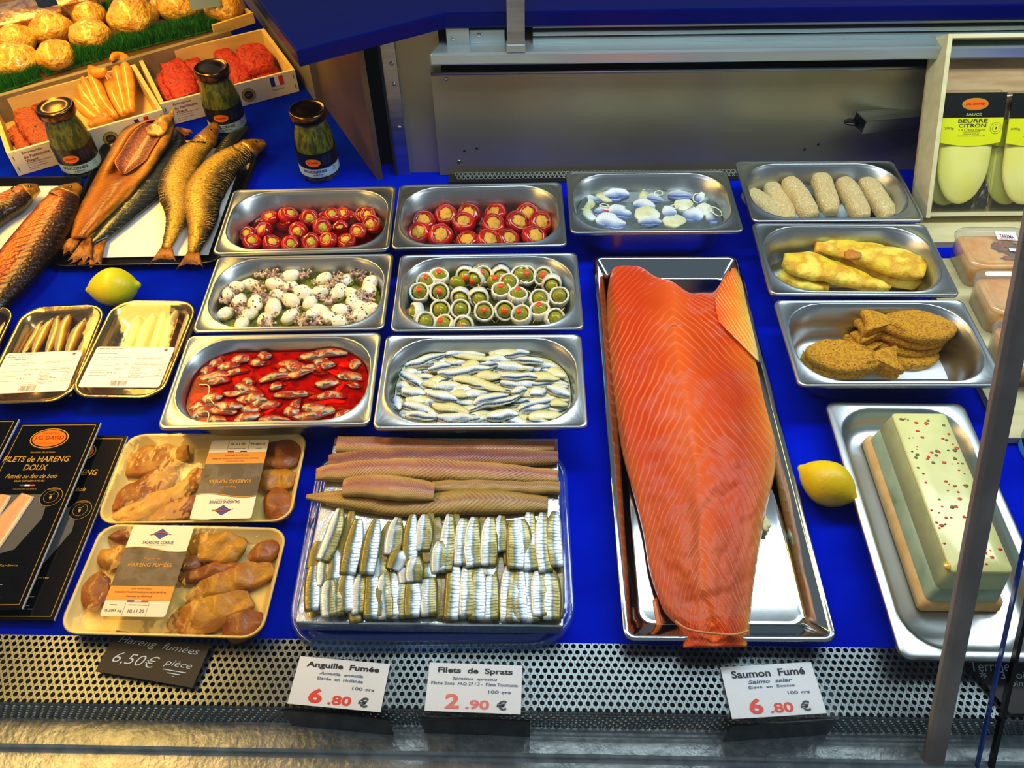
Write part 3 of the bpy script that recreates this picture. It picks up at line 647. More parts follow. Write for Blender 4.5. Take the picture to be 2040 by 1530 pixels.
# herring in brine
HER = uvm('herring_skin', [(0, 'E8F0F2'), (.4, 'DCE8EE'), (.62, '8CA4C8'), (.82, '304C90'), (1, '6880AC')], .25, nz=.08, ns=50, coat=.4, rib=(22, 1.2, .5, .25, '4C64A0', .4, 1.5))
HFL = pm('herring_flesh', 'DDE6D8', .35, c2='C8CC90', ns=25, coat=.3)
D = cpl(1120, 320, .1863, [(180, 400, 360, 350), (340, 350, 640, 400), (420, 300, 700, 280), (720, 290, 760, 420), (800, 260, 920, 330), (1130, 340, 1400, 340), (1420, 320, 1640, 340), (1500, 400, 1700, 420), (1200, 480, 1400, 480), (230, 600, 330, 560),
    (340, 540, 500, 560), (500, 560, 740, 560), (760, 480, 1000, 500), (780, 560, 1040, 590), (1080, 580, 1220, 560), (360, 660, 680, 680), (820, 670, 1060, 660), (1080, 670, 1320, 640), (1420, 520, 1720, 560), (1540, 640, 1700, 620), (900, 400, 1080, 430), (200, 480, 330, 500), (1300, 560, 1500, 620)])
for ri, r in enumerate(byrows(D, 4)):
    for j, q in enumerate(r):
        fl = (ri+j*2) % 3 == 0
        seg('D1', q, .033+rd.random()*.006, 'herring_piece', HFL if fl else HER, .0165, .0045, rowlab(('pale flesh side up' if fl else 'blue skinned')+' pickled herring piece', ri, 4, j), 'herring', 'pickled herring pieces in brine', seed=j+ri*7, m=.012)
for j, (x, y, r_) in enumerate(cp(1120, 320, .1863, [(1030, 350, .007), (1450, 400, .011), (1640, 540, .013), (450, 480, .008), (1190, 500, .010), (860, 280, .008)])):
    o = mesh('onion_ring', tube([(math.cos(a*PI/5)*r_, math.sin(a*PI/5)*r_*.7, .001*math.sin(a)) for a in range(11)], .0009, 30, 6), pm('onion', 'E4ECC8', .25, coat=.3) if j == 0 else bpy.data.materials['onion'])
    o.location = at(x, y, .041); o.rotation_euler = (.3, 0, j); tag(o, rowlab('thin pale onion ring in herring brine', 0, 1, [3, 4, 5, 0, 4, 2][j] if j != 4 else 3), 'onion', 'onion rings in brine')
o = mesh('chilli_slice', strip([at(1120+370*.1863, 320+552*.1863, .041), at(1120+430*.1863, 320+540*.1863, .042), at(1120+495*.1863, 320+540*.1863, .041)], [.001, .0032, .001], [.001, .0018, .001], 10, 8), pm('chilli', 'D0142C', .25, coat=.4)); tag(o, 'tiny red chilli slice floating among the herring pieces', 'chilli')
liquid('D1', .038, film('brine', (.80, .86, .82), .05, .04, body=('9DB0AC', .22)), 'brine', 'cloudy clear brine over the herring pieces', 'brine')
liquid('D1', .022, pm('herring_bed', '8CA0A8', .4, c2='4C6488', c3='B8C8B8', ns=40, lo=.4, hi=.6), 'herring_bed', 'more herring pieces lying deeper in the brine', 'herring bed', .004, 50)
# pale breaded sticks
CRUMB = pm('pale_crumb', 'E0CC90', .8, c2='C8AE70', c3='F0E4BC', ns=260, lo=.42, hi=.55, bs=1, bn=420, dist=.003)
st0 = []
def stick(i): return mesh('breaded_stick', strip([(-.043, 0, 0), (-.02, 0, .001), (.02, 0, .001), (.043, 0, 0)], [.012, .0165, .017, .0165, .012], [.009, .0135, .014, .0135, .009], 20, 20, .75, seed=i, amp=.0012), CRUMB)
ST = [((1500, 397), (1525, 425), .016, 1), ((1545, 385), (1560, 425), .018, 1), ((1572, 362), (1610, 422), .030, 1), ((1632, 352), (1655, 422), .030, 1), ((1680, 362), (1712, 422), .030, 1), ((1725, 362), (1762, 420), .030, 1)]
labs = ['lowest leftmost pale breaded stick in its pan', 'short looking pale breaded stick, second from left', 'largest pale breaded stick lying over the left ones', 'tallest upright pale breaded stick in middle of pan', 'pale breaded stick, second from right', 'rightmost pale breaded stick in the pan']
for i, (a, b, z, s) in enumerate(ST):
    A, B = at(*a, z+.012), at(*b, z); d = (B-A); mid = A+d.normalized()*.040 if i > 1 else (A+B)/2
    o = tag(stick(i), labs[i], 'breaded stick', 'pale breaded sticks'); o.location = clampin('E1', mid, .03) if i < 2 else mid; o.rotation_euler = (0, .16 if i > 1 else .1, math.atan2(d.y, d.x))
# battered fillets
BAT = pm('batter', 'E8C828', .55, c2='D89C14', c3='F0D84C', ns=34, lo=.36, hi=.48, bs=1, bn=70, dist=.006)
BATB = pm('browned_batter', 'B87020', .6, c2='C88428', ns=60, bs=.6, bn=90)
def batter(nm, ps, wid, thk, z, lab, seed):
    return tag(mesh(nm, strip([at(x, y, zz) for (x, y), zz in zip(ps, z)], wid, thk, 26, 20, .8, seed=seed, amp=.0040), BAT), lab, 'battered fillet', 'yellow battered fillets')
batter('battered_fillet', [(1560, 520), (1610, 530), (1680, 548), (1770, 575)], [.012, .026, .024, .018, .006], [.008, .012, .012, .010, .005], (.028, .030, .030, .028), 'front left yellow battered fillet lying flat', 1)
b2 = batter('battered_fillet', [(1625, 492), (1700, 500), (1780, 522), (1842, 540)], [.010, .018, .026, .031, .018], [.006, .010, .012, .013, .008], (.040, .040, .041, .041), 'large top yellow battered fillet behind the front one', 2)
batter('battered_fillet', [(1640, 500), (1720, 520), (1790, 545), (1835, 555)], [.010, .018, .026, .028, .014], [.006, .010, .011, .012, .008], (.020, .020, .020, .020), 'yellow battered fillet stacked underneath the large one', 3)
batter('battered_fillet', [(1550, 545), (1600, 560), (1650, 570)], [.008, .018, .010], [.006, .008, .006], (.012, .012, .012), 'small end of a battered fillet under the front one', 4)
o = mesh('browned_patch', mv(blob(.0125, .0105, .0045, 3, .3, 2, 10), at(1699, 508, .053)), BATB, b2); 
def paper(nm, qs, z, lab, mat=None):
    return tag(mesh(nm, hexa([at(*q, z) for q in qs], [at(*q, z+.0006) for q in qs]), mat or PAPER, smooth=False), lab, 'paper')
paper('paper_liner', [(1840, 572), (1560, 574), (1552, 510), (1790, 505)], .0025, 'white paper liner under the battered fillets')
paper('paper_liner', [(1930, 755), (1625, 757), (1588, 668), (1860, 668)], .0025, 'white paper liner under the fish shaped cakes')
# fish shaped breaded cakes
BRC = pm('golden_crumb', 'B87808', .7, c2='E0A410', c3='8C4806', ns=230, lo=.40, hi=.56, det=2, bs=1, bn=380, dist=.004)
fo = [(-.058, 0), (-.050, .014), (-.030, .024), (-.005, .025), (.018, .017), (.032, .010), (.046, .018), (.056, .020), (.052, .006), (.052, -.006), (.057, -.018), (.046, -.018), (.032, -.011), (.018, -.018), (-.005, -.025), (-.030, -.023), (-.050, -.013)]
fo = [p for p in cr([fo[-1]]+fo+[fo[0]], 56)][2:-2]
def fishcake(i): return mesh('fish_cake', slab(fo, -.0065, .0065, .004, .001, i, .0014, 130), BRC)
FC = [((1700, 712), .030, 0, -.12, 'lower left brown fish shaped cake, tail towards right'), ((1690, 722), .016, 0, -.10, 'brown fish shaped cake under the lower left one'),
      ((1808, 648), .046, 1, -.14, 'top brown fish shaped cake of the back stack, tail left'), ((1798, 662), .032, 1, -.05, 'middle brown fish shaped cake of the back stack'), ((1790, 682), .018, 1, .05, 'third brown fish shaped cake down the back stack'), ((1775, 700), .0095, 1, -.15, 'lowest brown fish shaped cake of the back stack')]
for i, (q, z, fl, a, lab) in enumerate(FC):
    o = tag(fishcake(i), lab, 'fish cake', 'fish shaped breaded cakes'); o.location = at(*q, z); o.rotation_euler = (0, 0, a+(PI if fl else 0)); o.scale = (1.12, 1.15, 1)
# ---------------------------------------------------------------- salmon on its tray
q = quadf((1184, 512), (1471, 510), (1665, 1277), (1237, 1277), .024)
t = tag(mesh('serving_tray', loft([rrect(q[2], q[3], .012, .021), rrect(q[2], q[3], .012, .0235), rrect(q[2]-.003, q[3]-.003, .011, .0245), rrect(q[2]-.010, q[3]-.010, .009, .0245), rrect(q[2]-.013, q[3]-.013, .008, .023),
    rrect(q[2]-.040, q[3]-.050, .014, .006), rrect(q[2]-.044, q[3]-.054, .013, .003), rrect(q[2]-.047, q[3]-.057, .012, .0022), rrect(q[2]-.050, q[3]-.060, .012, .002), rrect(q[2]-.056, q[3]-.066, .012, .002), rrect(q[2]-.16, q[3]-.3, .012, .002)], False, True), MIRROR, sol=.0008),
    'long shallow steel tray under the smoked salmon side', 'tray'); t.location = (q[0].x, q[0].y, .0008); t.rotation_euler = (0, 0, q[1])
def patch(left, right, zf, nu=40, nv=70, thick=.004, dy=None, tuck=True):
    """skin between two picture-traced edges, lying at height zf(s,t); closed underneath"""
    Lp, Rp = cr(left, nv), cr(right, nv); V, F, U = [], [], []
    for j in range(nv):
        t = j/(nv-1)
        for i in range(nu):
            s = i/(nu-1); x = Lp[j][0]*(1-s)+Rp[j][0]*s; y = Lp[j][1]*(1-s)+Rp[j][1]*s
            if dy: y += dy(s, t)
            V.append(at(x, y, zf(s, t))); U.append((t, s))
    for j in range(nv-1):
        for i in range(nu-1): a = j*nu+i; F.append((a, a+1, a+nu+1, a+nu))
    n = len(V)
    for j in range(nv):
        for i in range(nu):
            v = V[j*nu+i]; e = (i in (0, nu-1)) or (j in (0, nv-1)); V.append(v-Vector((0, 0, thick*(.6 if e else 1)))); U.append(U[j*nu+i])
    for j in range(nv-1):
        for i in range(nu-1): a = n+j*nu+i; F.append((a, a+nu, a+nu+1, a+1))
    bd = [i for i in range(nu)]+[j*nu+nu-1 for j in range(1, nv)]+[(nv-1)*nu+i for i in range(nu-2, -1, -1)]+[j*nu for j in range(nv-2, 0, -1)]
    for k in range(len(bd)): a, b = bd[k], bd[(k+1) % len(bd)]; F.append((a, a+n, b+n, b))
    return V, F, U
def salz(s, t):
    e = math.sin(PI*min(1, max(0, s)))**.45*min(1, (1-t)*9)**.5
    h = .0125+.0225*e*(1-.25*t)+.0035*math.sin(s*9+t*14)*e*(t > 0)
    h -= .004*math.exp(-((s-.46)/.05)**2)*e*(t < .8)
    h += (.0045*noise.noise(Vector((s*5, t*14, 1)))+.0022*noise.noise(Vector((s*16, t*40, 5))))*e
    if t < .06: h = h*(t/.06)+(.0265+.004*math.sin(PI*s))*(1-t/.06)
    return h
left = [(1362, 1288), (1356, 1252), (1322, 1212), (1296, 1140), (1282, 1060), (1262, 980), (1240, 900), (1225, 800), (1216, 720), (1210, 640), (1211, 575), (1226, 512)]
right = [(1488, 1286), (1494, 1240), (1500, 1180), (1512, 1100), (1528, 1010), (1545, 930), (1545, 850), (1526, 760), (1508, 690), (1496, 625), (1484, 565), (1462, 532)]
SALMAT = uvm('salmon_flesh', [(0, 'C05408'), (.06, 'C43A02'), (.2, 'C43602'), (.34, 'D04606'), (.47, 'DE5C1A'), (.6, 'D04406'), (.78, 'C03802'), (.92, 'D05A04'), (1, 'D09028')], .42, rib=(42, 24, .46, .42, 'F88A3C', .40, 2.2), nz=.04, ns=14, coat=.0, bs=.5, spec=.3, bn=60)
nt_ = SALMAT.node_tree; p_ = nt_.nodes['Principled BSDF']; uv_ = [n for n in nt_.nodes if n.bl_idname == 'ShaderNodeSeparateXYZ'][0]
tl_ = ramp(nt_, uv_.outputs[0], [(0, (.0,)*3), (.10, (.0,)*3), (.115, (.0,)*3), (.12, (.5,)*3), (.4, (.22,)*3), (.6, (0,)*3)])
mx_ = N(nt_, 'ShaderNodeMix', data_type='RGBA'); nt_.links.new(tl_, mx_.inputs[0]); nt_.links.new(p_.inputs['Base Color'].links[0].from_socket, mx_.inputs[6]); mx_.inputs[7].default_value = lin('BC6444'); nt_.links.new(mx_.outputs[2], p_.inputs['Base Color'])
def saldy_old(s, t):
    k = max(0, (t-.86)/.14); return 46*k*math.exp(-((s-.74)/.16)**2)+6*k*math.sin(s*20)
def saldy(s, t):
    k = max(0, (t-.78)/.22)**1.3; o = 60*min(1, s/.66)**1.1
    if s > .78: f = (s-.78)/.22; o *= 1-f*f*(3-2*f)
    return (o+3*math.sin(s*23))*k
sal = thing('smoked_salmon', 'large orange smoked salmon side lying on a long steel tray', 'smoked fish', (0, 0, 0))
mesh('flesh', patch(left, right, salz, 60, 150, .006, saldy), SALMAT, sal)
SKINS = pm('salmon_skin', 'B04C0C', .35, c2='8C5820', c3='C88C50', ns=40, coat=.4, bs=.4)
mesh('skin_fold', tube([at(1346, 1238, .033), at(1372, 1254, .036), at(1420, 1262, .038), at(1465, 1264, .037), at(1492, 1256, .033)], .0014, 26, 6), pm('pale_fold', 'D88C50', .3), sal)
BELLY = uvm('salmon_belly', [(0, 'F0500C'), (.5, 'F08010'), (.8, 'E8A830'), (1, 'E8C878')], .35, rib=(16, 5, -1, .7, 'F8C878', .45, 1.0), nz=.04, ns=30, coat=.4, bs=.4)
mesh('belly_flap', patch([(1432, 640), (1425, 600), (1434, 572), (1452, 545), (1458, 534)], [(1512, 720), (1504, 660), (1492, 605), (1480, 560), (1464, 533)], lambda s, t: .030-.006*s+.002*math.sin(PI*s), 16, 26, .003), BELLY, sal)
FAT = pm('pale_fat', 'E0D8A0', .4)
mesh('fat_scrap', mv(blob(.008, .010, .003, 4, .6, 3, 8), at(1522, 1042, .012)), FAT, sal)
mesh('oil_stain', patch([(1300, 1195), (1306, 1230), (1310, 1256)], [(1309, 1190), (1316, 1226), (1322, 1254)], lambda s, t: .0042, 4, 8, .0005), pm('salmon_oil', 'E07010', .15), sal)
# ---------------------------------------------------------------- terrine
TRT = (.485, .512, .032)
tt = mesh('terrine_tray', loft([rrect(.178, .345, .012, .026), rrect(.178, .345, .012, .031), rrect(.174, .341, .011, .032), rrect(.166, .333, .010, .032), rrect(.160, .327, .044, .0315), rrect(.154, .321, .044, .030), rrect(.146, .313, .044, .012), rrect(.136, .303, .042, .005), rrect(.120, .287, .036, .0025), rrect(.09, .25, .02, .002)], False, True), STEEL_IN, sol=.0008)
tt.location = (TRT[0], TRT[1], .0008); tt.rotation_euler = (0, 0, math.radians(-1.5)); tag(tt, 'deep steel tray with rounded corners under the pale green terrine', 'tray')
ter = thing('fish_terrine', 'long pale green layered terrine loaf with red pepper specks', 'terrine', (.487, .524, .0035), math.radians(-1.0))
LAY = pm('peach_layer', 'E0B878', .6, bs=.4, bn=90, c2='D8A860', ns=60); LAYG = pm('green_grey_layer', 'A4B89C', .5, c2='8CA488', c3='3C5A3C', ns=28, lo=.4, hi=.62, bs=.2)
LAYP = pm('speckled_green_layer', 'C2CC94', .5, c2='B4C088', ns=40, bs=.2); TOPM = pm('terrine_top', 'E2E296', .35, c2='D6D88A', ns=30, coat=.4, bs=.2, bn=70)
def tring(w_, d_, z, r=.006): return rrect(w_, d_, r, z, 4)
mesh('peach_layer', loft([tring(.090, .234, 0), tring(.092, .236, .003), tring(.089, .233, .014), tring(.080, .226, .016)], True, True), LAY, ter)
mesh('green_layer', loft([tring(.080, .226, .014), tring(.080, .226, .017), tring(.074, .222, .040)], True, True), LAYG, ter)
mesh('pale_layer', loft([tring(.074, .222, .0395), tring(.066, .216, .068), tring(.064, .214, .070)], True, True), LAYP, ter)
tp = mesh('top_glaze', loft([tring(.0655, .2155, .0685, .005), tring(.0655, .2155, .0705, .005), tring(.062, .212, .0722, .004), tring(.03, .18, .0724, .002)], True, True), TOPM, ter)
SP = pm('pepper_speck', 'D83010', .4); SG = pm('green_speck', '5C6A20', .5); r_ = random.Random(8)
g1, g2_ = [], []
for k in range(95):
    x, y = r_.uniform(-.030, .030), r_.uniform(-.103, .104); s = r_.uniform(.0009, .0027)
    (g1 if k % 3 else g2_).append(mv(blob(s, s*r_.uniform(.6, 1), .0006, k, .4, 2, 5), (x, y, .0724)))
tag(mesh('pepper_specks', join(*g1), SP, ter), None, None, None, 'stuff'); tag(mesh('herb_specks', join(*g2_), SG, ter), None, None, None, 'stuff')
mesh('edge_bubble', mv(blob(.0045, .005, .002, 2, .2, 2, 8), (-.0335, -.100, .0705)), pm('amber_jelly', 'E0B020', .2, coat=.5), ter)
# ---------------------------------------------------------------- lemons
def lemon(p, rz, mat, lab, L=.040, R=.0285, z=.0285, tilt=0):
    t = thing('lemon', lab, 'lemon', (p.x, p.y, z), rot=(0, tilt, rz))
    pr = [(0, -1.0), (.06, -1.0), (.13, -.97), (.2, -.9), (.5, -.72), (.8, -.42), (.97, -.1), (.99, .15), (.86, .47), (.56, .76), (.27, .93), (.16, 1.02), (.10, 1.07), (0, 1.09)]
    mesh('peel', mv(lathe([(max(a*R, .0002), b*L) for a, b in cr(pr, 34)], 36), (0, 0, 0), (0, PI/2, 0)), mat, t)
    mesh('stem_scar', mv(blob(.0022, .0022, .0012, 1, .3, 2, 6), (-L*1.0, 0, 0), (0, PI/2, 0)), pm('stem', '6C5428', .7) if 'stem' not in bpy.data.materials else bpy.data.materials['stem'], t)
lemon(at(1646, 962, .028), math.radians(-40), LEMON, 'bright yellow lemon between the salmon and terrine trays', .037, .0275)
lemon(at(224, 573, .030), math.radians(180-172), LEMON2, 'greenish yellow lemon in front of the black fish tray', .0385, .0300, .030)
# ---------------------------------------------------------------- sprats and eels on a foil board in a clear blue tray
BPL = film('clear_blue_plastic', (.55, .72, .98), .05, .08, body=('5C90E0', .16))
W_, D_, X0, Y0 = .318, .272, -.098, .503
R = [rrect(W_, D_, .05, .001), rrect(W_, D_, .05, .006), rrect(W_-.004, D_-.004, .049, .0085), rrect(W_-.010, D_-.010, .047, .0085), rrect(W_-.013, D_-.013, .046, .006), rrect(W_-.022, D_-.022, .042, .006), rrect(W_-.026, D_-.026, .040, .009), rrect(W_-.032, D_-.032, .038, .009), rrect(W_-.040, D_-.040, .034, .003), rrect(W_-.07, D_-.07, .02, .003)]
o = tag(mesh('plastic_tray', loft(R, False, True), BPL), 'clear blue plastic tray with rounded corners under the foil board', 'tray'); o.location = (X0, Y0, .0005)
FZ = .030
fc = [(588, 1240), (1122, 1248), (1111, 873), (667, 871)]
b_ = [at(*q, FZ) for q in fc]; o_ = Vector((X0, Y0, 0))
fb = tag(mesh('foil_board', hexa([(v.x, v.y, .010) for v in b_], b_), FOIL, smooth=False, bev=.0015), 'board wrapped in crinkled aluminium foil under eels and sprats', 'board')
EEL = uvm('eel_flesh', [(0, 'AC8438'), (.18, 'C09C58'), (.34, 'B07C54'), (.5, '98584A'), (.66, 'B88458'), (.84, 'C0A060'), (1, 'A88840')], .42, rib=(64, 7, .5, .7, '784030', .45, .9), nz=.05, ns=40, coat=.08, bs=.4)
EELD = uvm('eel_flesh_dark', [(0, 'A88440'), (.2, 'A87848'), (.4, '844C44'), (.55, '6C3638'), (.7, '985E4C'), (1, 'A88440')], .42, rib=(64, 7, .5, .7, '602C2C', .45, .9), nz=.06, ns=40, coat=.08, bs=.4)
EELY = uvm('eel_flesh_yellow', [(0, '907430'), (.3, 'AC8C44'), (.5, '986C40'), (.7, 'B09450'), (1, '8C7030')], .42, rib=(60, 6, .5, .6, '74502C', .45, .9), nz=.08, ns=40, coat=.08, bs=.4)
def eel(pts, z, wid, thk, mat, lab):
    return tag(mesh('smoked_eel_fillet', strip([at(x, y, zz) for (x, y), zz in zip(pts, z)], wid, thk, 60, 16, .8, seed=len(lab), amp=.0012), mat), lab, 'eel', 'smoked eel fillets')
zz = FZ+.006
eel([(672, 886), (780, 888), (900, 892), (1010, 892), (1103, 889)], [zz+.003, zz, zz, zz, zz-.002], [.012, .0125, .011, .011, .007], [.007, .006, .005, .005, .003], EEL, 'topmost pinkish eel fillet at the back of the foil board')
eel([(655, 920), (760, 913), (900, 910), (1010, 912), (1112, 912)], [zz+.001]*5, [.009, .015, .0135, .012, .008], [.006, .007, .006, .006, .004], EELD, 'second eel fillet from the back with dark purple centre')
eel([(630, 945), (690, 940), (800, 934), (950, 940), (1112, 950)], [zz+.002]*5, [.008, .013, .015, .0145, .009], [.004, .008, .008, .007, .005], EEL, 'third eel fillet from the back with ragged left end')
eel([(860, 970), (950, 968), (1040, 970), (1116, 972)], [zz]*4, [.008, .010, .010, .009], [.004, .005, .005, .005], EELY, 'fourth eel fillet, showing right of the short piece')
eel([(610, 990), (690, 995), (800, 1008), (950, 1000), (1092, 1004)], [zz-.001, zz+.001, zz, zz+.001, zz-.001], [.003, .012, .014, .017, .010], [.002, .006, .006, .007, .004], EELY, 'front eel fillet with thin curled left tip')
eel([(684, 972), (740, 968), (800, 974), (865, 980)], [zz+.010, zz+.012, zz+.012, zz+.009], [.012, .0165, .0165, .012], [.005, .007, .007, .004], EEL, 'short cut eel piece lying on top of the others')
SPA = uvm('sprat_skin', [(0, '6C6418'), (.38, '948830'), (.46, '56665C'), (.52, '7898B0'), (.55, 'C0D4E0'), (.75, 'E0EAF0'), (.93, 'B8CCD8'), (1, '7C8060')], .25, m=.25, rib=(18, .5, .6, .45, '7C9CB4', .3, 1.8), nz=.035, ns=70, coat=.3)
SPB = uvm('sprat_skin_mirrored', [(0, '7C8060'), (.07, 'B8CCD8'), (.25, 'E0EAF0'), (.38, 'C0D4E0'), (.47, '7898B0'), (.54, '56665C'), (.62, '948830'), (1, '6C6418')], .25, m=.25, rib=(18, .5, .4, .45, '7C9CB4', .3, 1.8), nz=.035, ns=70, coat=.3)
SPC = uvm('sprat_flesh', [(0, '6C6418'), (.35, '908630'), (.5, '78683C'), (.7, '908430'), (1, '645C18')], .35, rib=(18, .5, .5, .3, '7C7438', .3, 1.8), nz=.08, ns=50, coat=.3)
def cps(pts): return [(560+a*.299, 840+b*.299, 560+c*.299, 840+d*.299, e) for a, b, c, d, e in pts]
UP = cps([(395, 580, 275, 930, 0), (470, 600, 390, 960, 2), (250, 800, 205, 985, 2), (515, 650, 440, 1020, 1), (635, 655, 570, 1020, 1), (730, 670, 665, 960, 2), (780, 640, 735, 890, 0), (880, 620, 860, 970, 1), (960, 620, 940, 860, 0), (1000, 610, 985, 950, 2), (1040, 640, 1030, 860, 2), (1125, 620, 1090, 1000, 0),
    (1060, 800, 1055, 1010, 0), (1170, 620, 1140, 990, 2), (1215, 650, 1205, 960, 0), (1290, 640, 1285, 970, 0), (1345, 640, 1330, 900, 2), (1395, 640, 1380, 960, 0), (1470, 630, 1460, 870, 0), (1545, 660, 1560, 980, 1), (1600, 650, 1615, 900, 0), (1660, 610, 1665, 990, 0), (1745, 610, 1765, 1005, 0), (1825, 600, 1835, 970, 1),
    (800, 860, 745, 990, 1), (900, 900, 885, 1070, 0), (1510, 660, 1520, 960, 2), (1700, 720, 1695, 980, 0)])
DN = cps([(220, 980, 205, 1260, 1), (285, 930, 275, 1100, 0), (355, 900, 350, 1055, 1), (270, 1080, 265, 1270, 2), (330, 1060, 320, 1300, 0), (375, 1020, 365, 1290, 0), (450, 1010, 430, 1270, 1), (490, 1060, 500, 1340, 2), (540, 1060, 520, 1280, 0), (600, 1010, 600, 1310, 1), (655, 960, 660, 1040, 0), (690, 1050, 700, 1310, 0),
    (740, 1050, 740, 1300, 1), (800, 1060, 780, 1310, 0), (830, 960, 830, 1080, 0), (880, 1060, 870, 1300, 1), (940, 1040, 935, 1290, 2), (985, 970, 985, 1050, 1), (990, 1050, 985, 1290, 0), (1045, 1030, 1030, 1290, 2), (1080, 1050, 1075, 1310, 2), (1150, 900, 1130, 1320, 1), (1190, 980, 1190, 1310, 2), (1245, 980, 1230, 1300, 0),
    (1310, 990, 1300, 1320, 1), (1380, 960, 1380, 1030, 1), (1370, 1030, 1370, 1330, 2), (1410, 1040, 1400, 1320, 0), (1470, 890, 1460, 1300, 2), (1530, 990, 1510, 1330, 0), (1590, 1020, 1600, 1330, 1), (1650, 1020, 1680, 1330, 0), (1715, 1030, 1730, 1300, 0), (1790, 1020, 1800, 1320, 0), (1850, 990, 1830, 1310, 2), (660, 1080, 670, 1300, 1), (1560, 1030, 1540, 1330, 1)])
r_ = random.Random(3)
for nm, L_, z0 in (('upper', UP, .0125), ('lower', DN, .0055)):
    for j, q in enumerate(sorted(L_, key=lambda p: p[0]+p[2])):
        z = FZ+z0+(.003 if q[4] != 2 else -.001)+r_.random()*.002
        A, B = at(q[0], q[1]-(14 if nm == 'lower' else 0), z), at(q[2], q[3], z-(.004 if nm == 'upper' else 0)); d = B-A; w_ = r_.uniform(.0106, .0128)*(1.05 if q[4] != 2 else .85)
        sd = Vector((d.y, -d.x, 0)).normalized()*d.length*r_.uniform(-.03, .03)
        g = strip([A, A+d*.33+sd, A+d*.66+sd, B], [w_*.35, w_*.72, w_*.82, w_*.82, w_*.70], [.0016, .0026, .0030, .0030, .0028], 14, 12, .62, seed=j, amp=.0007)
        tag(mesh('sprat_fillet', g, (SPA, SPB, SPC)[q[4]]), rowlab(('silver and olive', 'silver sided', 'olive brown')[q[4]]+' sprat fillet', 0, 1, j).replace('first', 'first')+' in the '+nm+' row' if j < 30 else ('silver' if q[4] < 2 else 'olive brown')+' sprat fillet, '+ORD[len(L_)-1-j]+' from right in the '+nm+' row', 'sprat', 'smoked sprat fillets in the '+nm+' row')
# ---------------------------------------------------------------- price cards
CLR = film('clear_acrylic', (.965, .975, .98), -.031, .06)
def price(qs, title, sub, l3, pr1, pr2, lab, red='F0402C'):
    c, a, w_, d_ = quadf(*qs, .004); t = thing('price_card', lab, 'price card', (c.x, c.y, .0042), a)
    plate('card', -w_/2, -d_/2, w_/2, d_/2, 0, WHITE, t, .0004)
    W2, H = w_, d_
    txt(title, 0, H*.335, W2*.80, H*.15, INK, t, bold=.03, name='title'); txt(sub, 0, H*.175, W2*.48, H*.075, GREYB, t, bold=.02, shear=.25, name='latin_name'); txt(l3, 0, H*.075, W2*(.50 if len(l3) < 25 else .92), H*.065, GREYB, t, bold=.015, name='origin_line')
    txt('100 grs', W2*.27, -H*.085, W2*.24, H*.085, GREYB, t, bold=.02, name='unit_line')
    rm = pm('red_'+red, red, .5) if 'red_'+red not in bpy.data.materials else bpy.data.materials['red_'+red]
    txt(pr1, -W2*.22, -H*.29, W2*.15, H*.30, rm, t, bold=.035, name='price_digit'); txt(pr2, W2*.045, -H*.345, W2*.25, H*.19, rm, t, bold=.03, name='price_cents'); txt('€', W2*.30, -H*.34, W2*.105, H*.20, GREYINK if 0 else pm('euro_ink', '3C4450', .5) if 'euro_ink' not in bpy.data.materials else bpy.data.materials['euro_ink'], t, bold=.04, name='euro_sign')
    plate('acrylic_holder', -w_/2-.005, -d_/2-.006, w_/2+.012, d_/2+.005, .0016, CLR, t, .0008)
    mesh('holder_lip', box(-w_/2-.003, -d_/2-.0075, -.045, w_/2+.010, -d_/2-.0060, .0016), BLKP, t, smooth=False)
price(((602, 1314), (779, 1317), (758, 1412), (565, 1408)), 'Anguille  Fumée', 'Anguilla  anguilla', 'Elevée  en  Hollande', '6', '.80', 'white price card for smoked eel with dark red price')
price(((858, 1321), (1040, 1325), (1038, 1421), (843, 1418)), 'Filets  de  Sprats', 'Sprattus  sprattus', 'Pêche Zone  FAO 27 / 3 -  Filets Tournants', '2', '.90', 'white price card for sprat fillets with faded red price', 'F07A72')
price(((1433, 1324), (1611, 1325), (1655, 1427), (1458, 1426)), 'Saumon  Fumé', 'Salmo  salar', 'Élevé  en  Ecosse', '6', '.80', 'white price card for smoked salmon in front of salmon tray', 'F04C3C')
CH = pm('chalk_paint', 'C8DCEC', .8); SLATE = pm('slate_board', '161412', .6, bs=.1)
c, a, w_, d_ = quadf((232, 1278), (424, 1284), (388, 1360), (180, 1350), .004)
t = thing('chalk_card', 'black chalk price card under the front pack of amber roe', 'price card', (c.x, c.y, .0075), a)
plate('card', -w_/2, -d_/2-.0, w_/2, d_/2+.004, 0, SLATE, t, .0012)
txt('Hareng  fumées', 0, d_*.36, w_*.84, d_*.22, CH, t, shear=.35, bold=-.01, name='chalk_lettering'); txt('6,50€', -w_*.16, -d_*.08, w_*.46, d_*.34, CH, t, shear=.35, bold=-.01, name='chalk_price'); txt('pièce', w_*.27, -d_*.02, w_*.28, d_*.20, CH, t, shear=.3, bold=-.01, name='chalk_lettering')
for k in range(3): mesh('chalk_underline', box(w_*(.14+.06*k), -d_*(.19+.07*k), .0002, w_*(.38-.05*k), -d_*(.17+.07*k), .0005), CH, t, smooth=False)
p0, p1 = at(1905, 1316, .004), at(1988, 1424, .004); a = 0
t = thing('chalk_card', 'black chalk price card beside the glass edge, bottom right', 'price card', (p0.x+.075, (p0.y+p1.y)/2, .0075), 0)
W2 = .145; H2 = (p0.y-p1.y)
mesh('card', loft([[Vector(v) for v in ((-W2/2+.002, H2/2+.008, z), (-W2/2+.030, -H2/2, z), (W2/2, -H2/2, z), (W2/2, H2/2+.008, z))] for z in (-.0012, 0)], True, True), SLATE, t, smooth=False)
x0 = -W2/2
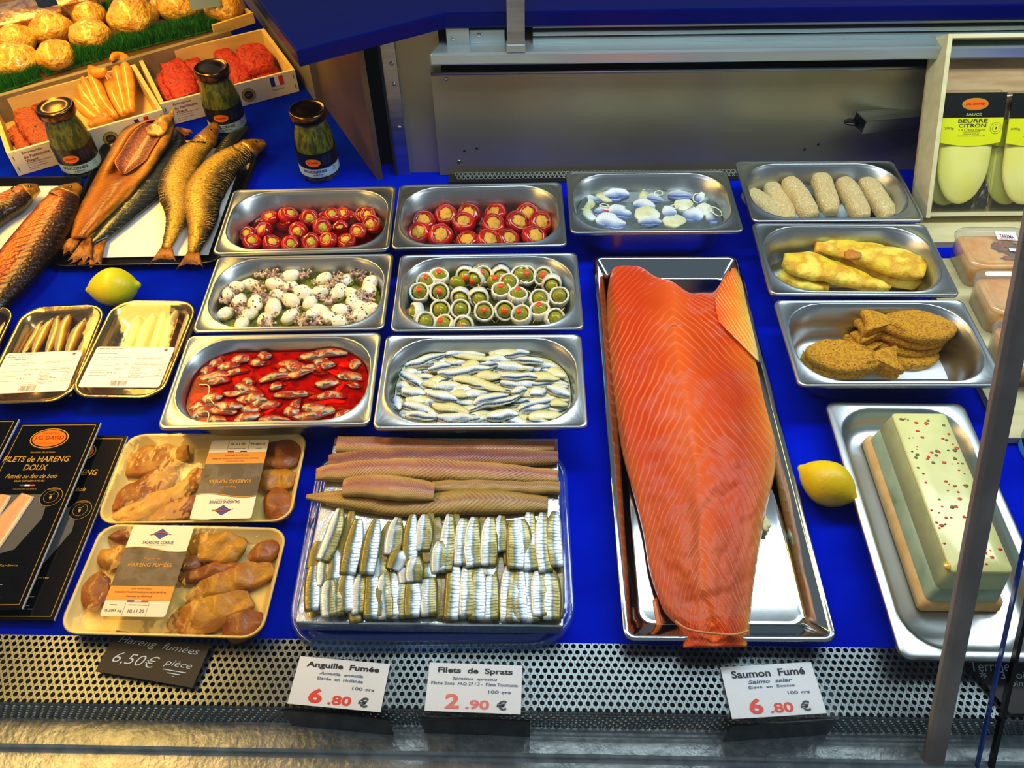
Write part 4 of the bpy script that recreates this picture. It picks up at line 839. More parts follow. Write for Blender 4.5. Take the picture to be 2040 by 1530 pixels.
txt('Terrine', x0+.0285, H2*.36, .040, H2*.20, CH, t, shear=.3, name='chalk_lettering'); txt('*', x0+.018, H2*.20, .007, H2*.13, CH, t, name='chalk_star'); txt('3 Poi', x0+.048, H2*.19, .026, H2*.14, CH, t, shear=.2, name='chalk_lettering'); txt('e', x0+.026, H2*.03, .006, H2*.10, CH, t, shear=.3, name='chalk_lettering'); txt('pointe', x0+.050, H2*.02, .028, H2*.13, CH, t, shear=.3, name='chalk_lettering')
txt('29', x0+.062, -H2*.24, .024, H2*.26, CH, t, shear=.3, name='chalk_price')
# ---------------------------------------------------------------- two wrapped packs of amber roe
TRAYC = pm('cream_foam_tray', 'F0DC94', .4, c2='E4C870', ns=12, coat=.1)
ROE = pm('amber_roe', 'A06000', .45, c2='BC8604', c3='804000', ns=34, lo=.4, hi=.58, coat=.12, bs=.7, bn=80, dist=.004)
ROED = pm('dark_amber_roe', '804000', .45, c2='9C5A00', ns=34, coat=.12, bs=.7, bn=80, dist=.004)
LB1 = pm('label_grey_photo', '383230', .45, c2='5A524E', c3='1E1A18', ns=38, lo=.42, hi=.56); LB2 = pm('label_orange', 'E8962C', .45); LB3 = pm('label_cream', 'F0EAD0', .45)
GOLDT = pm('gold_lettering', 'D08C28', .4); NAVT = pm('navy_lettering', '30386C', .4)
def roepack(qs, lab, flip, lq, z=.021):
    c, a, w_, d_ = quadf(*qs, z); t = thing('wrapped_tray', lab, 'food pack', (c.x, c.y, .0008), a)
    R = [rrect(w_-.022, d_-.022, .012, .0), rrect(w_-.004, d_-.004, .020, z-.003), rrect(w_, d_, .022, z), rrect(w_-.003, d_-.003, .021, z+.0012), rrect(w_-.007, d_-.007, .020, z-.001), rrect(w_-.022, d_-.022, .014, .004), rrect(w_-.03, d_-.03, .012, .003)]
    mesh('foam_tray', loft(R, True, True), TRAYC, t)
    V, F, _ = loft([rrect(w_*s, d_*s, .021*s+.001, z+.0015, 8) for s in (1.0, .96, .9, .8, .65, .5, .3, .1)], False, True)
    for v in V:
        e = max(abs(v.x)/(w_/2), abs(v.y)/(d_/2)); v.z += .0015*noise.noise(Vector((v.x*35, v.y*35, 4)))+.003*(1-e)
        if e > .8: v.z += .0010*math.sin((v.x+v.y*1.3)*420)*(e-.8)*4
    mesh('cling_film', (V, F, None), WRAP, t)
    lc, la, lw, ld = quadf(*lq, z+.006)
    lt = bpy.data.objects.new('label', None); C.objects.link(lt)
    bpy.data.objects.remove(lt)
    r = 0 if not flip else PI
    o = plate('label', -lw/2, -ld/2, lw/2, ld/2, 0, LB3, t, .0004, .003)
    cx, cy = lc.x-c.x, lc.y-c.y; ca, sa = math.cos(-a), math.sin(-a); o.location = (cx*ca-cy*sa, cx*sa+cy*ca, z+.006); o.rotation_euler = (0, 0, la-a+r)
    L = o
    plate('orange_band', -lw/2, -ld*.335, lw/2, -ld*.185, .0003, LB2, L)
    top = [(-lw/2, -ld*.185)]+[(lw/2, -ld*.185)]+[(lw/2-lw*i/12, ld*.22+ld*.025*math.sin(i/12*PI*1.6-2.4)) for i in range(13)]
    mesh('photo_panel', loft([[Vector((x, y, k)) for x, y in top] for k in (0, .0003)], False, True), LB1, L, smooth=False)
    mesh('gold_rule', loft([[Vector((x, y+.0004*q, .0006)) for x, y in top[2:]] + [Vector((x, y-.0006*q, .0006)) for x, y in reversed(top[2:])] for q in (1,)]+[[Vector((x, y+.0004, .0007)) for x, y in top[2:]] + [Vector((x, y-.0006, .0007)) for x, y in reversed(top[2:])]], False, True), GOLDT, L, smooth=False)
    dm = [Vector((lw*.13*math.cos(k*PI/2), ld*.42+ld*.062*math.sin(k*PI/2)-ld*.02, .0004)) for k in range(4)]
    mesh('diamond_logo', loft([[v-Vector((0, 0, .0003)) for v in dm], dm], False, True), FB, L, smooth=False)
    mesh('logo_stroke', tube([(-lw*.17, ld*.385, .0006), (0, ld*.41, .0007), (lw*.17, ld*.395, .0006)], .0004, 8, 5), ORNG, L)
    txt('SALAISONS CORRUE', 0, ld*.30, lw*.50, ld*.035, NAVT, L, .0005, bold=.01); txt('FUMAISON TRADITIONNELLE', 0, ld*.268, lw*.32, ld*.013, GOLDT, L, .0006)
    txt('Rogues de', 0, ld*.115, lw*.26, ld*.028, GOLDT, L, .0005); txt('HARENG FUMÉES', 0, ld*.05, lw*.70, ld*.052, GOLDT, L, .0005, bold=.01)
    txt('Sans conservateur', 0, -ld*.212, lw*.32, ld*.016, MAROON, L, .0005); txt('FUMAISON TRADITIONNELLE AU BOIS DE HÊTRE', 0, -ld*.248, lw*.80, ld*.022, MAROON, L, .0005, bold=.01); txt('Fabriqué en FRANCE', 0, -ld*.295, lw*.40, ld*.022, MAROON, L, .0005, bold=.01)
    for k, m_ in enumerate((FB, FW, FR_)): plate('flag_stripe', -lw*.16+k*lw*.11, -ld*.350, -lw*.05+k*lw*.11, -ld*.336, .0006, m_, L)
    lines('small_print', -lw*.40, -ld*.385, -lw*.26, 1, .001, .0006, .0003, GREYINK, L, 2); lines('small_print', -lw*.12, -ld*.385, lw*.2, 1, .001, .0006, .0003, GREYINK, L, 3)
    txt('0,200 kg', -lw*.32, -ld*.445, lw*.26, ld*.032, INK, L, .0005); txt('10.11.20', lw*.03, -ld*.445, lw*.25, ld*.032, INK, L, .0005)
    plate('rule', -lw*.17, -ld*.49, -lw*.168, -ld*.36, .0004, GREYINK, L); plate('rule', lw*.19, -ld*.49, lw*.192, -ld*.36, .0004, GREYINK, L)
    return t
roepack(((255, 862), (612, 866), (580, 1044), (195, 1040)), 'wrapped cream tray of amber roe, the back one with upside down label', 1, ((422, 878), (535, 877), (502, 1034), (379, 1034)))
roepack(((212, 1047), (570, 1050), (528, 1272), (102, 1265)), 'wrapped cream tray of amber roe, the front one with upright label', 0, ((268, 1047), (388, 1048), (329, 1230), (198, 1228)))
def roe(ps, w_, mat, lab, z=.011, k=0, grp='back'):
    pts = [at(x, y, z+.001*(i % 2)) for i, (x, y) in enumerate(ps)]
    g = strip(pts, [w_*.4, w_*.95, w_*1.12, w_*1.0, w_*.5], [.003, .0060, .0068, .0060, .003], 30, 24, .85, seed=k, amp=.0042)
    return tag(mesh('smoked_roe', g, mat), lab, 'roe', 'amber roe pieces in the '+grp+' pack')
RB = [([(243, 932), (280, 922), (330, 915), (375, 905)], .020, ROE, 'large pale amber roe at top left of the back pack'), ([(225, 1010), (270, 985), (320, 955), (352, 940)], .019, ROED, 'darker amber roe in the middle left of the back pack'),
      ([(228, 1030), (290, 1010), (350, 985), (385, 950)], .014, ROE, 'long golden roe crossing the front left of the back pack'), ([(300, 1035), (350, 1018), (395, 1000)], .014, ROED, 'amber roe at the front middle of the back pack'),
      ([(385, 975), (395, 955), (405, 935)], .013, ROE, 'small amber roe left of the upside down label'), ([(520, 905), (560, 905), (595, 912)], .021, ROED, 'large brown roe at the top right of the back pack'),
      ([(515, 960), (545, 955), (590, 955)], .014, ROE, 'golden roe right of the upside down label, middle one'), ([(550, 975), (555, 1000), (562, 1035)], .017, ROED, 'amber roe at the bottom right of the back pack')]
for i, (ps, w_, m_, lab) in enumerate(RB): roe(ps, w_, m_, lab, .010, i, 'back')
RF = [([(205, 1062), (240, 1065), (262, 1060)], .010, ROED, 'thin amber roe at the top left of the front pack'), ([(215, 1135), (225, 1115), (240, 1090)], .017, ROE, 'amber roe left of the upright label'),
      ([(160, 1190), (190, 1180), (222, 1170)], .021, ROED, 'darkest rounded roe at far left of the front pack'), ([(380, 1080), (430, 1085), (485, 1100)], .021, ROE, 'big golden roe at top right of the front pack'),
      ([(495, 1115), (525, 1100), (548, 1080)], .013, ROED, 'brown roe tip at the top right corner of front pack'), ([(360, 1155), (420, 1140), (490, 1128)], .010, ROED, 'slim amber roe across the middle of the front pack'),
      ([(378, 1195), (430, 1170), (490, 1150), (548, 1135)], .016, ROE, 'long ridged roe at the right of the front pack'), ([(340, 1240), (390, 1230), (440, 1215), (500, 1195)], .020, ROE, 'wide curled roe at the front middle of front pack'),
      ([(440, 1255), (480, 1248), (525, 1235)], .016, ROED, 'amber roe at the bottom right of the front pack'), ([(368, 1115), (380, 1130), (372, 1145)], .011, ROED, 'short roe just right of the upright label')]
for i, (ps, w_, m_, lab) in enumerate(RF): roe(ps, w_, m_, lab, .010, i+20, 'front')
# ---------------------------------------------------------------- black card packs of fillets
FILH = uvm('pink_fillet', [(0, 'B89088'), (.3, 'D0A878'), (.6, 'C89878'), (1, 'B4A8A8')], .3, nz=.1, ns=30, coat=.4)
FILW = film('clear_window', (.85, .85, .85), .06, .08)
def cardpack(c, a, w_, d_, z, lab, full, tilt=0):
    t = thing('card_pack', lab, 'food pack', (c.x, c.y, z), rot=(0, tilt, a))
    plate('card', -w_/2, -d_/2, w_/2, d_/2, 0, BLK, t, .0035)
    plate('card_edge', w_/2-.0002, -d_/2, w_/2+.0007, d_/2, -.0006, pm('card_edge', 'C8CCD0', .5) if 'card_edge' not in bpy.data.materials else bpy.data.materials['card_edge'], t, .0025)
    m_ = .004; th = .0006
    fr4 = [box(-w_/2+m_, d_/2-m_-th, 0, w_/2-m_, d_/2-m_, .0003), box(w_/2-m_-th, -d_/2+m_, 0, w_/2-m_, d_/2-m_, .0003), box(-w_/2+m_, -d_/2+m_, 0, w_/2-m_, -d_/2+m_+th, .0003), box(-w_/2+m_, -d_/2+m_, 0, -w_/2+m_+th, d_/2-m_, .0003)]
    mesh('gold_border', join(*fr4), GOLD, t, smooth=False)
    lx = -.005
    disc('logo_rim', w_*.235, d_*.062, lx, d_*.40, .0004, GOLD, t); disc('logo_black', w_*.222, d_*.057, lx, d_*.40, .0006, BLK, t); disc('logo_oval', w_*.205, d_*.051, lx, d_*.40, .0008, ORNG, t)
    txt('J.C. DAVID', lx, d_*.40, w_*.36, d_*.032, ORED, t, .001, bold=.03); txt('ÉTABLISSEMENTS', lx, d_*.432, w_*.22, d_*.008, ORED, t, .001); txt('la Qualité d\'abord', lx, d_*.369, w_*.24, d_*.010, ORED, t, .001)
    txt('GRANDE SÉLECTION', lx, d_*.315, w_*.30, d_*.010, GOLD, t); txt('FILETS de HARENG', lx-.004, d_*.275, w_*.80, d_*.034, GOLD, t, bold=.005, shear=.1); txt('DOUX', lx, d_*.225, w_*.28, d_*.034, GOLD, t, bold=.005, shear=.1)
    txt('Fumés au feu de bois', lx, d_*.175, w_*.62, d_*.024, GOLD, t, shear=.35); txt('SANS CONSERVATEURS', lx, d_*.147, w_*.36, d_*.010, GOLD, t)
    for k, mm in enumerate((FB, FW, FR_)): plate('flag_stripe', lx-w_*.09+k*w_*.06, d_*.118, lx-w_*.03+k*w_*.06, d_*.126, .0005, mm, t)
    lines('small_print', lx-w_*.15, d_*.10, lx+w_*.15, 1, .001, .0004, .0003, GOLD, t, 4)
    # window with the fillets
    win = [(-w_*.42, d_*.07), (w_*.26, d_*.07), (w_*.30, -d_*.06), (w_*.14, -d_*.22), (-w_*.15, -d_*.26), (-w_*.42, -d_*.25)]
    wn = mesh('window', loft([[Vector((x, y, k)) for x, y in win] for k in (.0001, .0003)], False, True), pm('window_back', '54585C', .12, spec=.8) if 'window_back' not in bpy.data.materials else bpy.data.materials['window_back'], t, smooth=False)
    if full:
        mesh('fillet', strip([(-w_*.12, -d_*.235, .001), (-w_*.09, -d_*.1, .001), (-w_*.03, .0, .001), (w_*.02, d_*.065, .001)], [.010, .014, .012, .010], [.0014]*4, 16, 12, .8), FILH, wn)
        mesh('fillet', strip([(-w_*.34, -d_*.23, .001), (-w_*.33, -d_*.1, .001), (-w_*.27, d_*.0, .001), (-w_*.24, d_*.065, .001)], [.009, .012, .010, .008], [.0014]*4, 16, 12, .8), FILH, wn)
    sx, sy = w_*.30, d_*.055
    for rr_, zz_, mm in ((.0135, .0011, GOLD), (.0130, .0013, BLK), (.0088, .0015, GOLD), (.0084, .0017, BLK)): disc('seal', rr_, rr_, sx, sy, zz_, mm, t)
    txt('SANS CONSERVATEUR', sx, sy+.0108, .016, .0018, GOLD, t, .0019); mesh('seal_leaf', mv(blob(.0016, .0028, .0005, 1, .1, 1, 6), (sx, sy-.0015, .0019), (0, 0, .2)), GOLD, t); mesh('seal_leaf', tube([(sx-.003, sy+.003, .0019), (sx, sy+.002, .002), (sx+.003, sy+.0045, .0019)], .0004, 8, 5), GOLD, t)
    txt('Pauvre goût et l\'arôme', lx, -d_*.300, w_*.62, d_*.013, GOLD, t); txt('depuis son début', lx-.005, -d_*.325, w_*.36, d_*.013, GOLD, t)
    CW = bpy.data.materials.get('cool_print') or pm('cool_print', '8C9CAC', .5)
    lines('small_print', lx-w_*.28, -d_*.36, lx+w_*.28, 4, .0042, .0007, .0003, CW, t, 6); lines('small_print', lx-w_*.28, -d_*.435, lx+w_*.28, 2, .0042, .0007, .0003, CW, t, 7)
    return t
c, a, w_, d_ = quadf((35, 842), (200, 846), (44, 1214), (-132, 1214), .018)
cardpack(c, a, w_, d_, .020, 'black card pack of fillets with orange oval logo in full view', True)
c2, a2_, w2, d2 = quadf((95, 868), (252, 872), (108, 1236), (-70, 1236), .008)
cardpack(c2, a2_, w2, d2, .009, 'black card pack half hidden under the one with full logo', False)
c3 = c-Vector((.107, .000, 0)); cardpack(Vector((c3.x, c3.y+.003, 0)), a, w_, d_, .025, 'black card pack cut off by the left picture edge', False)
# ---------------------------------------------------------------- foil trays of small whole fish
LIDG = film('lid_film', (.97, .95, .88), .04, .05, bs=.35, bn=14)
SM1 = uvm('smelt_skin', [(0, '8C5C10'), (.25, 'D0A030'), (.45, 'D8C070'), (.6, 'A8B8B0'), (.8, 'C8B070'), (1, '8C6014')], .25, m=.3, nz=.10, ns=40, coat=.5)
SM2 = uvm('smelt_skin_pale', [(0, 'B08C40'), (.3, 'DCC884'), (.55, 'C4C8B0'), (.8, 'DCC888'), (1, 'B09048')], .25, m=.3, nz=.10, ns=40, coat=.5)
def foiltray(qs, lab, z=.028):
    c, a, w_, d_ = quadf(*qs, z); t = thing('foil_tray', lab, 'food pack', (c.x, c.y, .0008), a)
    R = [rrect(w_-.03, d_-.03, .022, .0), rrect(w_-.010, d_-.010, .026, z-.003), rrect(w_, d_, .030, z-.001), rrect(w_, d_, .030, z+.0008), rrect(w_-.003, d_-.003, .029, z+.0022), rrect(w_-.008, d_-.008, .027, z+.001), rrect(w_-.014, d_-.014, .025, z+.0005), rrect(w_-.020, d_-.020, .024, z-.006), rrect(w_-.034, d_-.034, .02, .003)]
    g = loft(R, True, True)
    for v in g[0]:
        if v.z > z-.002: v.z += .0009*noise.noise(Vector((v.x*90, v.y*90, 2)))
    mesh('foil_dish', g, FOILT, t)
    mesh('lid_film', loft([rrect(w_-.010, d_-.010, .026, z+.0016, 8), rrect(w_*.7, d_*.7, .02, z+.0024, 8), rrect(w_*.3, d_*.3, .01, z+.0030, 8)], False, True), LIDG, t)
    lw, ld = w_*.86, d_*.40; ly = -d_*.215
    o = plate('label', -lw/2, -ld/2, lw/2, ld/2, 0, WHITE, t, .0003, .004); o.location = (.001, ly, z+.0036)
    G = GREYINK
    for k in range(3): lines('heading', -lw*.46, ld*(.44-.06*k), -lw*.12, 1, .001, .0011, 0, G, o, 3+k, .4)
    lines('small_print', -lw*.46, ld*.22, lw*.0, 2, .0035, .0006, 0, G, o, 8); lines('small_print', -lw*.46, ld*.02, -lw*.10, 1, .003, .0006, 0, G, o, 9); lines('small_print', -lw*.44, -ld*.10, -lw*.2, 3, .0045, .0006, 0, G, o, 10)
    lines('small_print', lw*.06, ld*.24, lw*.46, 2, .0025, .0005, 0, G, o, 11); lines('small_print', -lw*.2, -ld*.27, lw*.3, 2, .0028, .0005, 0, G, o, 13)
    tb_ = [box(lw*.06, ld*.08, 0, lw*.47, ld*.086, .0001), box(lw*.06, -ld*.02, 0, lw*.47, -ld*.014, .0001), box(lw*.06, -ld*.25, 0, lw*.47, -ld*.244, .0001), box(lw*.06, -ld*.25, 0, lw*.064, ld*.086, .0001), box(lw*.466, -ld*.25, 0, lw*.47, ld*.086, .0001), box(lw*.38, -ld*.25, 0, lw*.383, -ld*.02, .0001)]
    mesh('table_frame', join(*tb_), G, o, smooth=False); lines('table_print', lw*.08, ld*.04, lw*.44, 1, .002, .0006, .0001, G, o, 14); lines('table_print', lw*.08, -ld*.06, lw*.34, 5, .0028, .0006, .0001, G, o, 15, .6); lines('table_print', lw*.40, -ld*.06, lw*.45, 5, .0028, .0006, .0001, G, o, 16, .1)
    txt('05.11.20', -lw*.08, ld*.06, lw*.17, ld*.035, G, o, .0001, bold=.01); txt('250 g', -lw*.10, -ld*.06, lw*.10, ld*.035, G, o, .0001, bold=.01); txt('0-4°C', -lw*.16, -ld*.15, lw*.12, ld*.035, G, o, .0001, bold=.01)
    r_ = random.Random(5); x = -lw*.12; bs_ = []
    while x < lw*.08: wd = r_.choice((.0004, .0006, .0009)); bs_.append(box(x, -ld*.46, 0, x+wd, -ld*.34, .0001)); x += wd+r_.choice((.0004, .0007))
    mesh('barcode', join(*bs_), G, o, smooth=False); mesh('logo_mark', loft([[Vector((lw*.40+.003*math.cos(k*PI/2), ld*.42+.0022*math.sin(k*PI/2), q)) for k in range(4)] for q in (0, .0002)], False, True), MAROON, o, smooth=False)
    return t
foiltray(((45, 613), (215, 610), (140, 802), (-38, 806)), 'foil tray of small golden fish, second from left')
foiltray(((226, 599), (400, 603), (322, 794), (138, 794)), 'foil tray with bright shine on its lid beside the steel pans')
foiltray(((-135, 618), (30, 613), (-50, 806), (-220, 806)), 'foil tray of small fish cut off at the left edge')
def smallfish(a, b, z, w_, mat, lab, k, grp):
    A, B = at(*a, z), at(*b, z); d = B-A; sd = Vector((d.y, -d.x, 0)).normalized()*.003*(-1)**k
    g = strip([A, A+d*.12, A+d*.35+sd, A+d*.7+sd*.5, A+d*.92, B], [.0015, w_*.6, w_, w_*.8, w_*.3, w_*.35], [.0015, .004, .0055, .0045, .002, .001], 22, 12, .95, seed=k)
    o = thing('small_fish', lab, 'fish', (0, 0, 0), 0, grp); mesh('body', g, mat, o)
    e = A+d*.10; mesh('eye', mv(blob(.0018, .0018, .001, k, .05, 1, 6), (e.x+.002, e.y, z+.0042)), pm('silver_eye', 'C8D4D8', .15, .8) if 'silver_eye' not in bpy.data.materials else bpy.data.materials['silver_eye'], o)
    return o
for j, (a, b, w_) in enumerate([((108, 632), (62, 715), .0085), ((85, 640), (40, 715), .0065), ((140, 622), (112, 715), .0095), ((118, 628), (90, 715), .008), ((170, 635), (130, 720), .009), ((192, 632), (160, 745), .0085), ((185, 650), (140, 790), .008)]):
    smallfish(a, b, .015+.001*j, w_, SM1, rowlab('small silvery gold fish heading up the foil tray second from left', 0, 1, j), j, 'small fish in the foil tray second from left')
for j, (a, b, w_) in enumerate([((275, 630), (240, 715), .009), ((305, 625), (270, 720), .009), ((328, 618), (295, 720), .0085), ((355, 610), (318, 720), .009), ((384, 612), (345, 725), .0095)]):
    smallfish(a, b, .014+.001*j, w_, SM2, rowlab('small pale golden fish in the shiny lidded tray', 0, 1, j), j+9, 'small fish in the shiny lidded tray')
smallfish((12, 640), (-25, 740), .014, .009, SM1, 'small golden fish tip at the left picture edge', 30, 'small fish in the left edge tray')
# ---------------------------------------------------------------- black trays of smoked whole fish
def btray(qs, lab, z=.014):
    P = [at(*q, z) for q in qs]; cen = sum(P, Vector())/4; R = []
    for k, zz_ in ((.90, .0008), (.975, z-.002), (1.0, z-.001), (1.0, z+.001), (.985, z+.001), (.965, z-.003), (.90, .0035)):
        R0 = []
        for i in range(4):
            a, b, c_ = P[i-1], P[i], P[(i+1) % 4]; u1, u2 = (a-b).normalized(), (c_-b).normalized(); rr_ = .024
            for q in range(6):
                f = q/5; p = b+u1*rr_*(1-f)**2+u2*rr_*f**2; p = cen+(p-cen)*k; R0.append(Vector((p.x, p.y, zz_)))
        R.append(R0[::-1] if (P[1]-P[0]).cross(P[2]-P[1]).z < 0 else R0)
    return tag(mesh('black_tray', loft(R, True, True), BLKP), lab, 'tray')
btray([(-300, 356), (172, 352), (22, 614), (-400, 622)], 'black plastic tray of bronze smoked fish at the left edge')
btray([(205, 282), (528, 276), (436, 524), (100, 532)], 'black plastic tray under the split fish and golden herrings')
paper('paper_liner', [(135, 368), (-250, 372), (-330, 600), (20, 596)], .0045, 'white paper liner in the left black tray')
paper('paper_liner', [(492, 290), (240, 296), (140, 515), (415, 508)], .0045, 'white paper liner in the black tray of split fish')
def fish(nm, ps, zs, w_, th, mat, lab, grp=None, head=None, tail=True, tm=None, cat='smoked fish', gill=None):
    """ps runs from the nose to the root of the tail"""
    pts = [at(x, y, z) for (x, y), z in zip(ps, zs)]
    t = thing(nm, lab, cat, (0, 0, 0), 0, grp)
    mesh('body', strip(pts, w_, th, 40, 20, .95, seed=len(lab), amp=.0012), mat, t)
    if head:
        pp = [Vector(p) for p in cr([tuple(p) for p in pts], 40)]; ww = [x[0] for x in cr([(a,) for a in w_], 40)]; tt_ = [x[0] for x in cr([(a,) for a in th], 40)]
        ix = (0, 2, 4, 6, 8, 9); mesh('head', strip([pp[i]+Vector((0, 0, .0008)) for i in ix], [ww[i]*1.05+.0008 for i in ix[:-1]]+[ww[9]*.9], [tt_[i]*1.04+.0008 for i in ix[:-1]]+[tt_[9]*.8], 14, 18, .95), HEADM, t)
    if head:
        n = cr([tuple(p) for p in pts], 40)[5]; e = Vector(n); s = (pts[1]-pts[0]).normalized()
        mesh('eye', mv(blob(.0034, .0034, .0016, 1, .05, 1, 8), e+Vector((-s.y, s.x, 0))*w_[1]*.25+Vector((0, 0, th[1]*.9))), pm('dark_eye', '1C120A', .12, coat=.6) if 'dark_eye' not in bpy.data.materials else bpy.data.materials['dark_eye'], t)
        g0 = Vector(cr([tuple(p) for p in pts], 40)[10]); sd = Vector((-s.y, s.x, 0))
        arc = [g0+sd*w_[1]*k-s*(.010*(1-k*k))*-1+Vector((0, 0, th[2]*(.98-.55*k*k))) for k in (-.75, -.35, 0, .35, .75)]
        mesh('gill_cut', tube(arc, .0012, 14, 6), bpy.data.materials['dark_eye'], t)
    if tail:
        b, a = pts[-1], pts[-2]; d = (b-a).normalized(); sd = Vector((d.y, -d.x, 0)); V, F = [], []
        for k in range(9):
            f = k/8*2-1; L = .034*(1-.35*(1-abs(f)))*(1+.12*math.sin(k*5)); V.append(b+sd*f*w_[-1]*.9+Vector((0, 0, .001))-d*.004); V.append(b+d*L*.95+sd*f*.021+Vector((0, 0, -.003+.003*(k % 2))))
        for k in range(8): F.append((2*k, 2*k+1, 2*k+3, 2*k+2))
        mesh('tail_fin', (V, F, None), tm or FIN, t, sol=.0012)
    return t
HEADM = pm('fish_head', '6C4808', .3, .3, c2='A87818', c3='2C1C06', ns=50, lo=.42, hi=.56, coat=.4, bs=.6, bn=120)
FIN = pm('smoked_fin', '9C6010', .45, c2='6C3C08', ns=70, bs=.8, bn=160, vec=(1, 1, 1), dist=.003)
MAC = uvm('bronze_skin', [(0, '0C0804'), (.2, '2C1806'), (.36, '702804'), (.5, 'B85C0A'), (.66, 'D88818'), (.82, 'A84808'), (1, '5C2004')], .3, m=.3, rib=(44, 6, .9, .9, '2C1408', .42, 1.8), nz=.06, ns=60, coat=.2, bs=1, bn=200)
GHE = uvm('golden_skin', [(0, '141004'), (.22, '3C300C'), (.38, '8C6C14'), (.55, 'C89C24'), (.8, 'A88018'), (1, '4C380C')], .36, m=.25, rib=(60, 2, .5, .8, 'DCB850', .35, 3.4), nz=.08, ns=90, coat=.1, bs=1, bn=260)
GHE2 = uvm('golden_skin_mirrored', [(0, '6C5414'), (.15, 'A88018'), (.45, 'C89C2C'), (.64, '8C6C14'), (.8, '3C300C'), (1, '141004')], .36, m=.25, rib=(60, 2, .5, .8, 'DCB850', .35, 3.4), nz=.08, ns=90, coat=.1, bs=1, bn=260)
DRK = uvm('dark_skin', [(0, '141A1C'), (.3, '20282C'), (.55, '2C3430'), (.75, '3A3A14'), (1, '1C1A0A')], .25, m=.4, rib=(30, 2, .5, .3, '4A5050', .3, 1.5), nz=.06, ns=40, coat=.4)
fish('smoked_mackerel', [(158, 372), (130, 392), (112, 425), (60, 500), (-20, 600), (-60, 650)], [.026]*6, [.008, .026, .036, .043, .034, .014], [.006, .015, .020, .023, .018, .008], MAC, 'large bronze smoked fish nearest the right in the left tray', 'bronze smoked fish in the left tray', True)
fish('smoked_mackerel', [(78, 375), (52, 385), (20, 405), (-40, 440), (-110, 520), (-150, 580)], [.024]*6, [.006, .020, .029, .034, .026, .010], [.006, .013, .017, .019, .014, .006], MAC, 'bronze smoked fish at the left picture edge', 'bronze smoked fish in the left tray', True)
fish('smoked_herring', [(428, 250), (408, 282), (372, 318), (350, 375), (352, 430), (332, 495)], [.028, .030, .028, .025, .022, .018], [.008, .020, .029, .029, .018, .008], [.005, .012, .016, .015, .010, .004], GHE2, 'left golden smoked herring beside the split fish', 'golden smoked herrings', True)
fish('smoked_herring', [(527, 286), (495, 298), (440, 335), (405, 390), (402, 445), (385, 505)], [.028, .030, .028, .025, .022, .018], [.008, .022, .034, .035, .023, .009], [.005, .013, .017, .017, .011, .005], GHE, 'right golden smoked herring, nearest the steel pans', 'golden smoked herrings', True)
fish('smoked_herring', [(492, 255), (470, 272), (445, 305), (425, 345)], [.016]*4, [.005, .014, .017, .010], [.004, .008, .009, .006], DRK, 'dark smoked herring head showing between the golden two', 'golden smoked herrings', False, False)
fish('split_fish', [(355, 262), (335, 300), (300, 360), (250, 415), (200, 470), (175, 490)], [.014]*6, [.014, .030, .038, .032, .016, .007], [.006, .009, .010, .009, .007, .005], DRK, 'dark blue skinned fish lying under the orange split fish', None, False)
KIP = uvm('kipper_flesh', [(0, '4C3004'), (.12, 'AC6C04'), (.35, '905004'), (.5, '784004'), (.65, '985804'), (.88, 'B47808'), (1, '443004')], .4, rib=(46, 3, .5, .35, '84300A', .3, 1.0), nz=.05, ns=40, coat=.12, bs=.5)
CAV = uvm('belly_cavity', [(0, 'A8580C'), (.12, '441404'), (.4, '7C2C10'), (.6, '6C240C'), (.88, '4C1804'), (1, 'A8580C')], .35, rib=(42, 5, .5, .9, 'B86834', .4, .6), nz=.05, ns=40, coat=.3, bs=.8)
k = thing('kipper', 'orange split smoked fish lying open with ribbed belly cavity', 'smoked fish')
lf = [(140, 472), (150, 430), (180, 370), (212, 310), (245, 258), (285, 240), (318, 236)]; rg = [(178, 470), (240, 408), (290, 352), (318, 310), (340, 275), (347, 245), (343, 225)]
def kz(s, t):
    cav = math.exp(-((s-.5)/.27)**4)*(1 if .34 < t < .86 else 0)*min(1, (t-.34)/.05)*min(1, (.86-t)/.05)
    return .022+.020*t+.010*math.sin(PI*s)*(1-cav)-.012*max(0, cav)+.0015*noise.noise(Vector((s*6, t*12, 0)))
mesh('flesh', patch(lf, rg, kz, 34, 70, .007), KIP, k)
def inner(L, R, s): return [(a[0]*(1-s)+b[0]*s, a[1]*(1-s)+b[1]*s) for a, b in zip(L, R)]
L_, R_ = cr(lf, 60), cr(rg, 60); a_, b_ = 23, 50
ci = [(L_[i][0]*.78+R_[i][0]*.22, L_[i][1]*.78+R_[i][1]*.22) for i in range(a_, b_, 4)]; cj = [(L_[i][0]*.22+R_[i][0]*.78, L_[i][1]*.22+R_[i][1]*.78) for i in range(a_, b_, 4)]
mid0 = ((ci[0][0]+cj[0][0])/2, (ci[0][1]+cj[0][1])/2+4); ci[0] = (mid0[0]-3, mid0[1]); cj[0] = (mid0[0]+3, mid0[1])
ci, cj = cr(ci, 12), cr(cj, 12)
mesh('belly_cavity', patch(ci, cj, lambda s, t: .0265+.020*(.39+.45*t)-.004+.004*(abs(s-.5)*2)**2, 20, 40, .001), CAV, k)
mesh('head', strip([at(345, 222, .046), at(328, 240, .046), at(314, 256, .045), at(304, 270, .042)], [.004, .014, .020, .012], [.003, .007, .006, .003], 16, 14, .9, seed=4, amp=.004), pm('kipper_head', '7C5408', .3, c2='C8901C', c3='3C2406', ns=60, lo=.4, hi=.55, coat=.5, bs=1, bn=120), k)
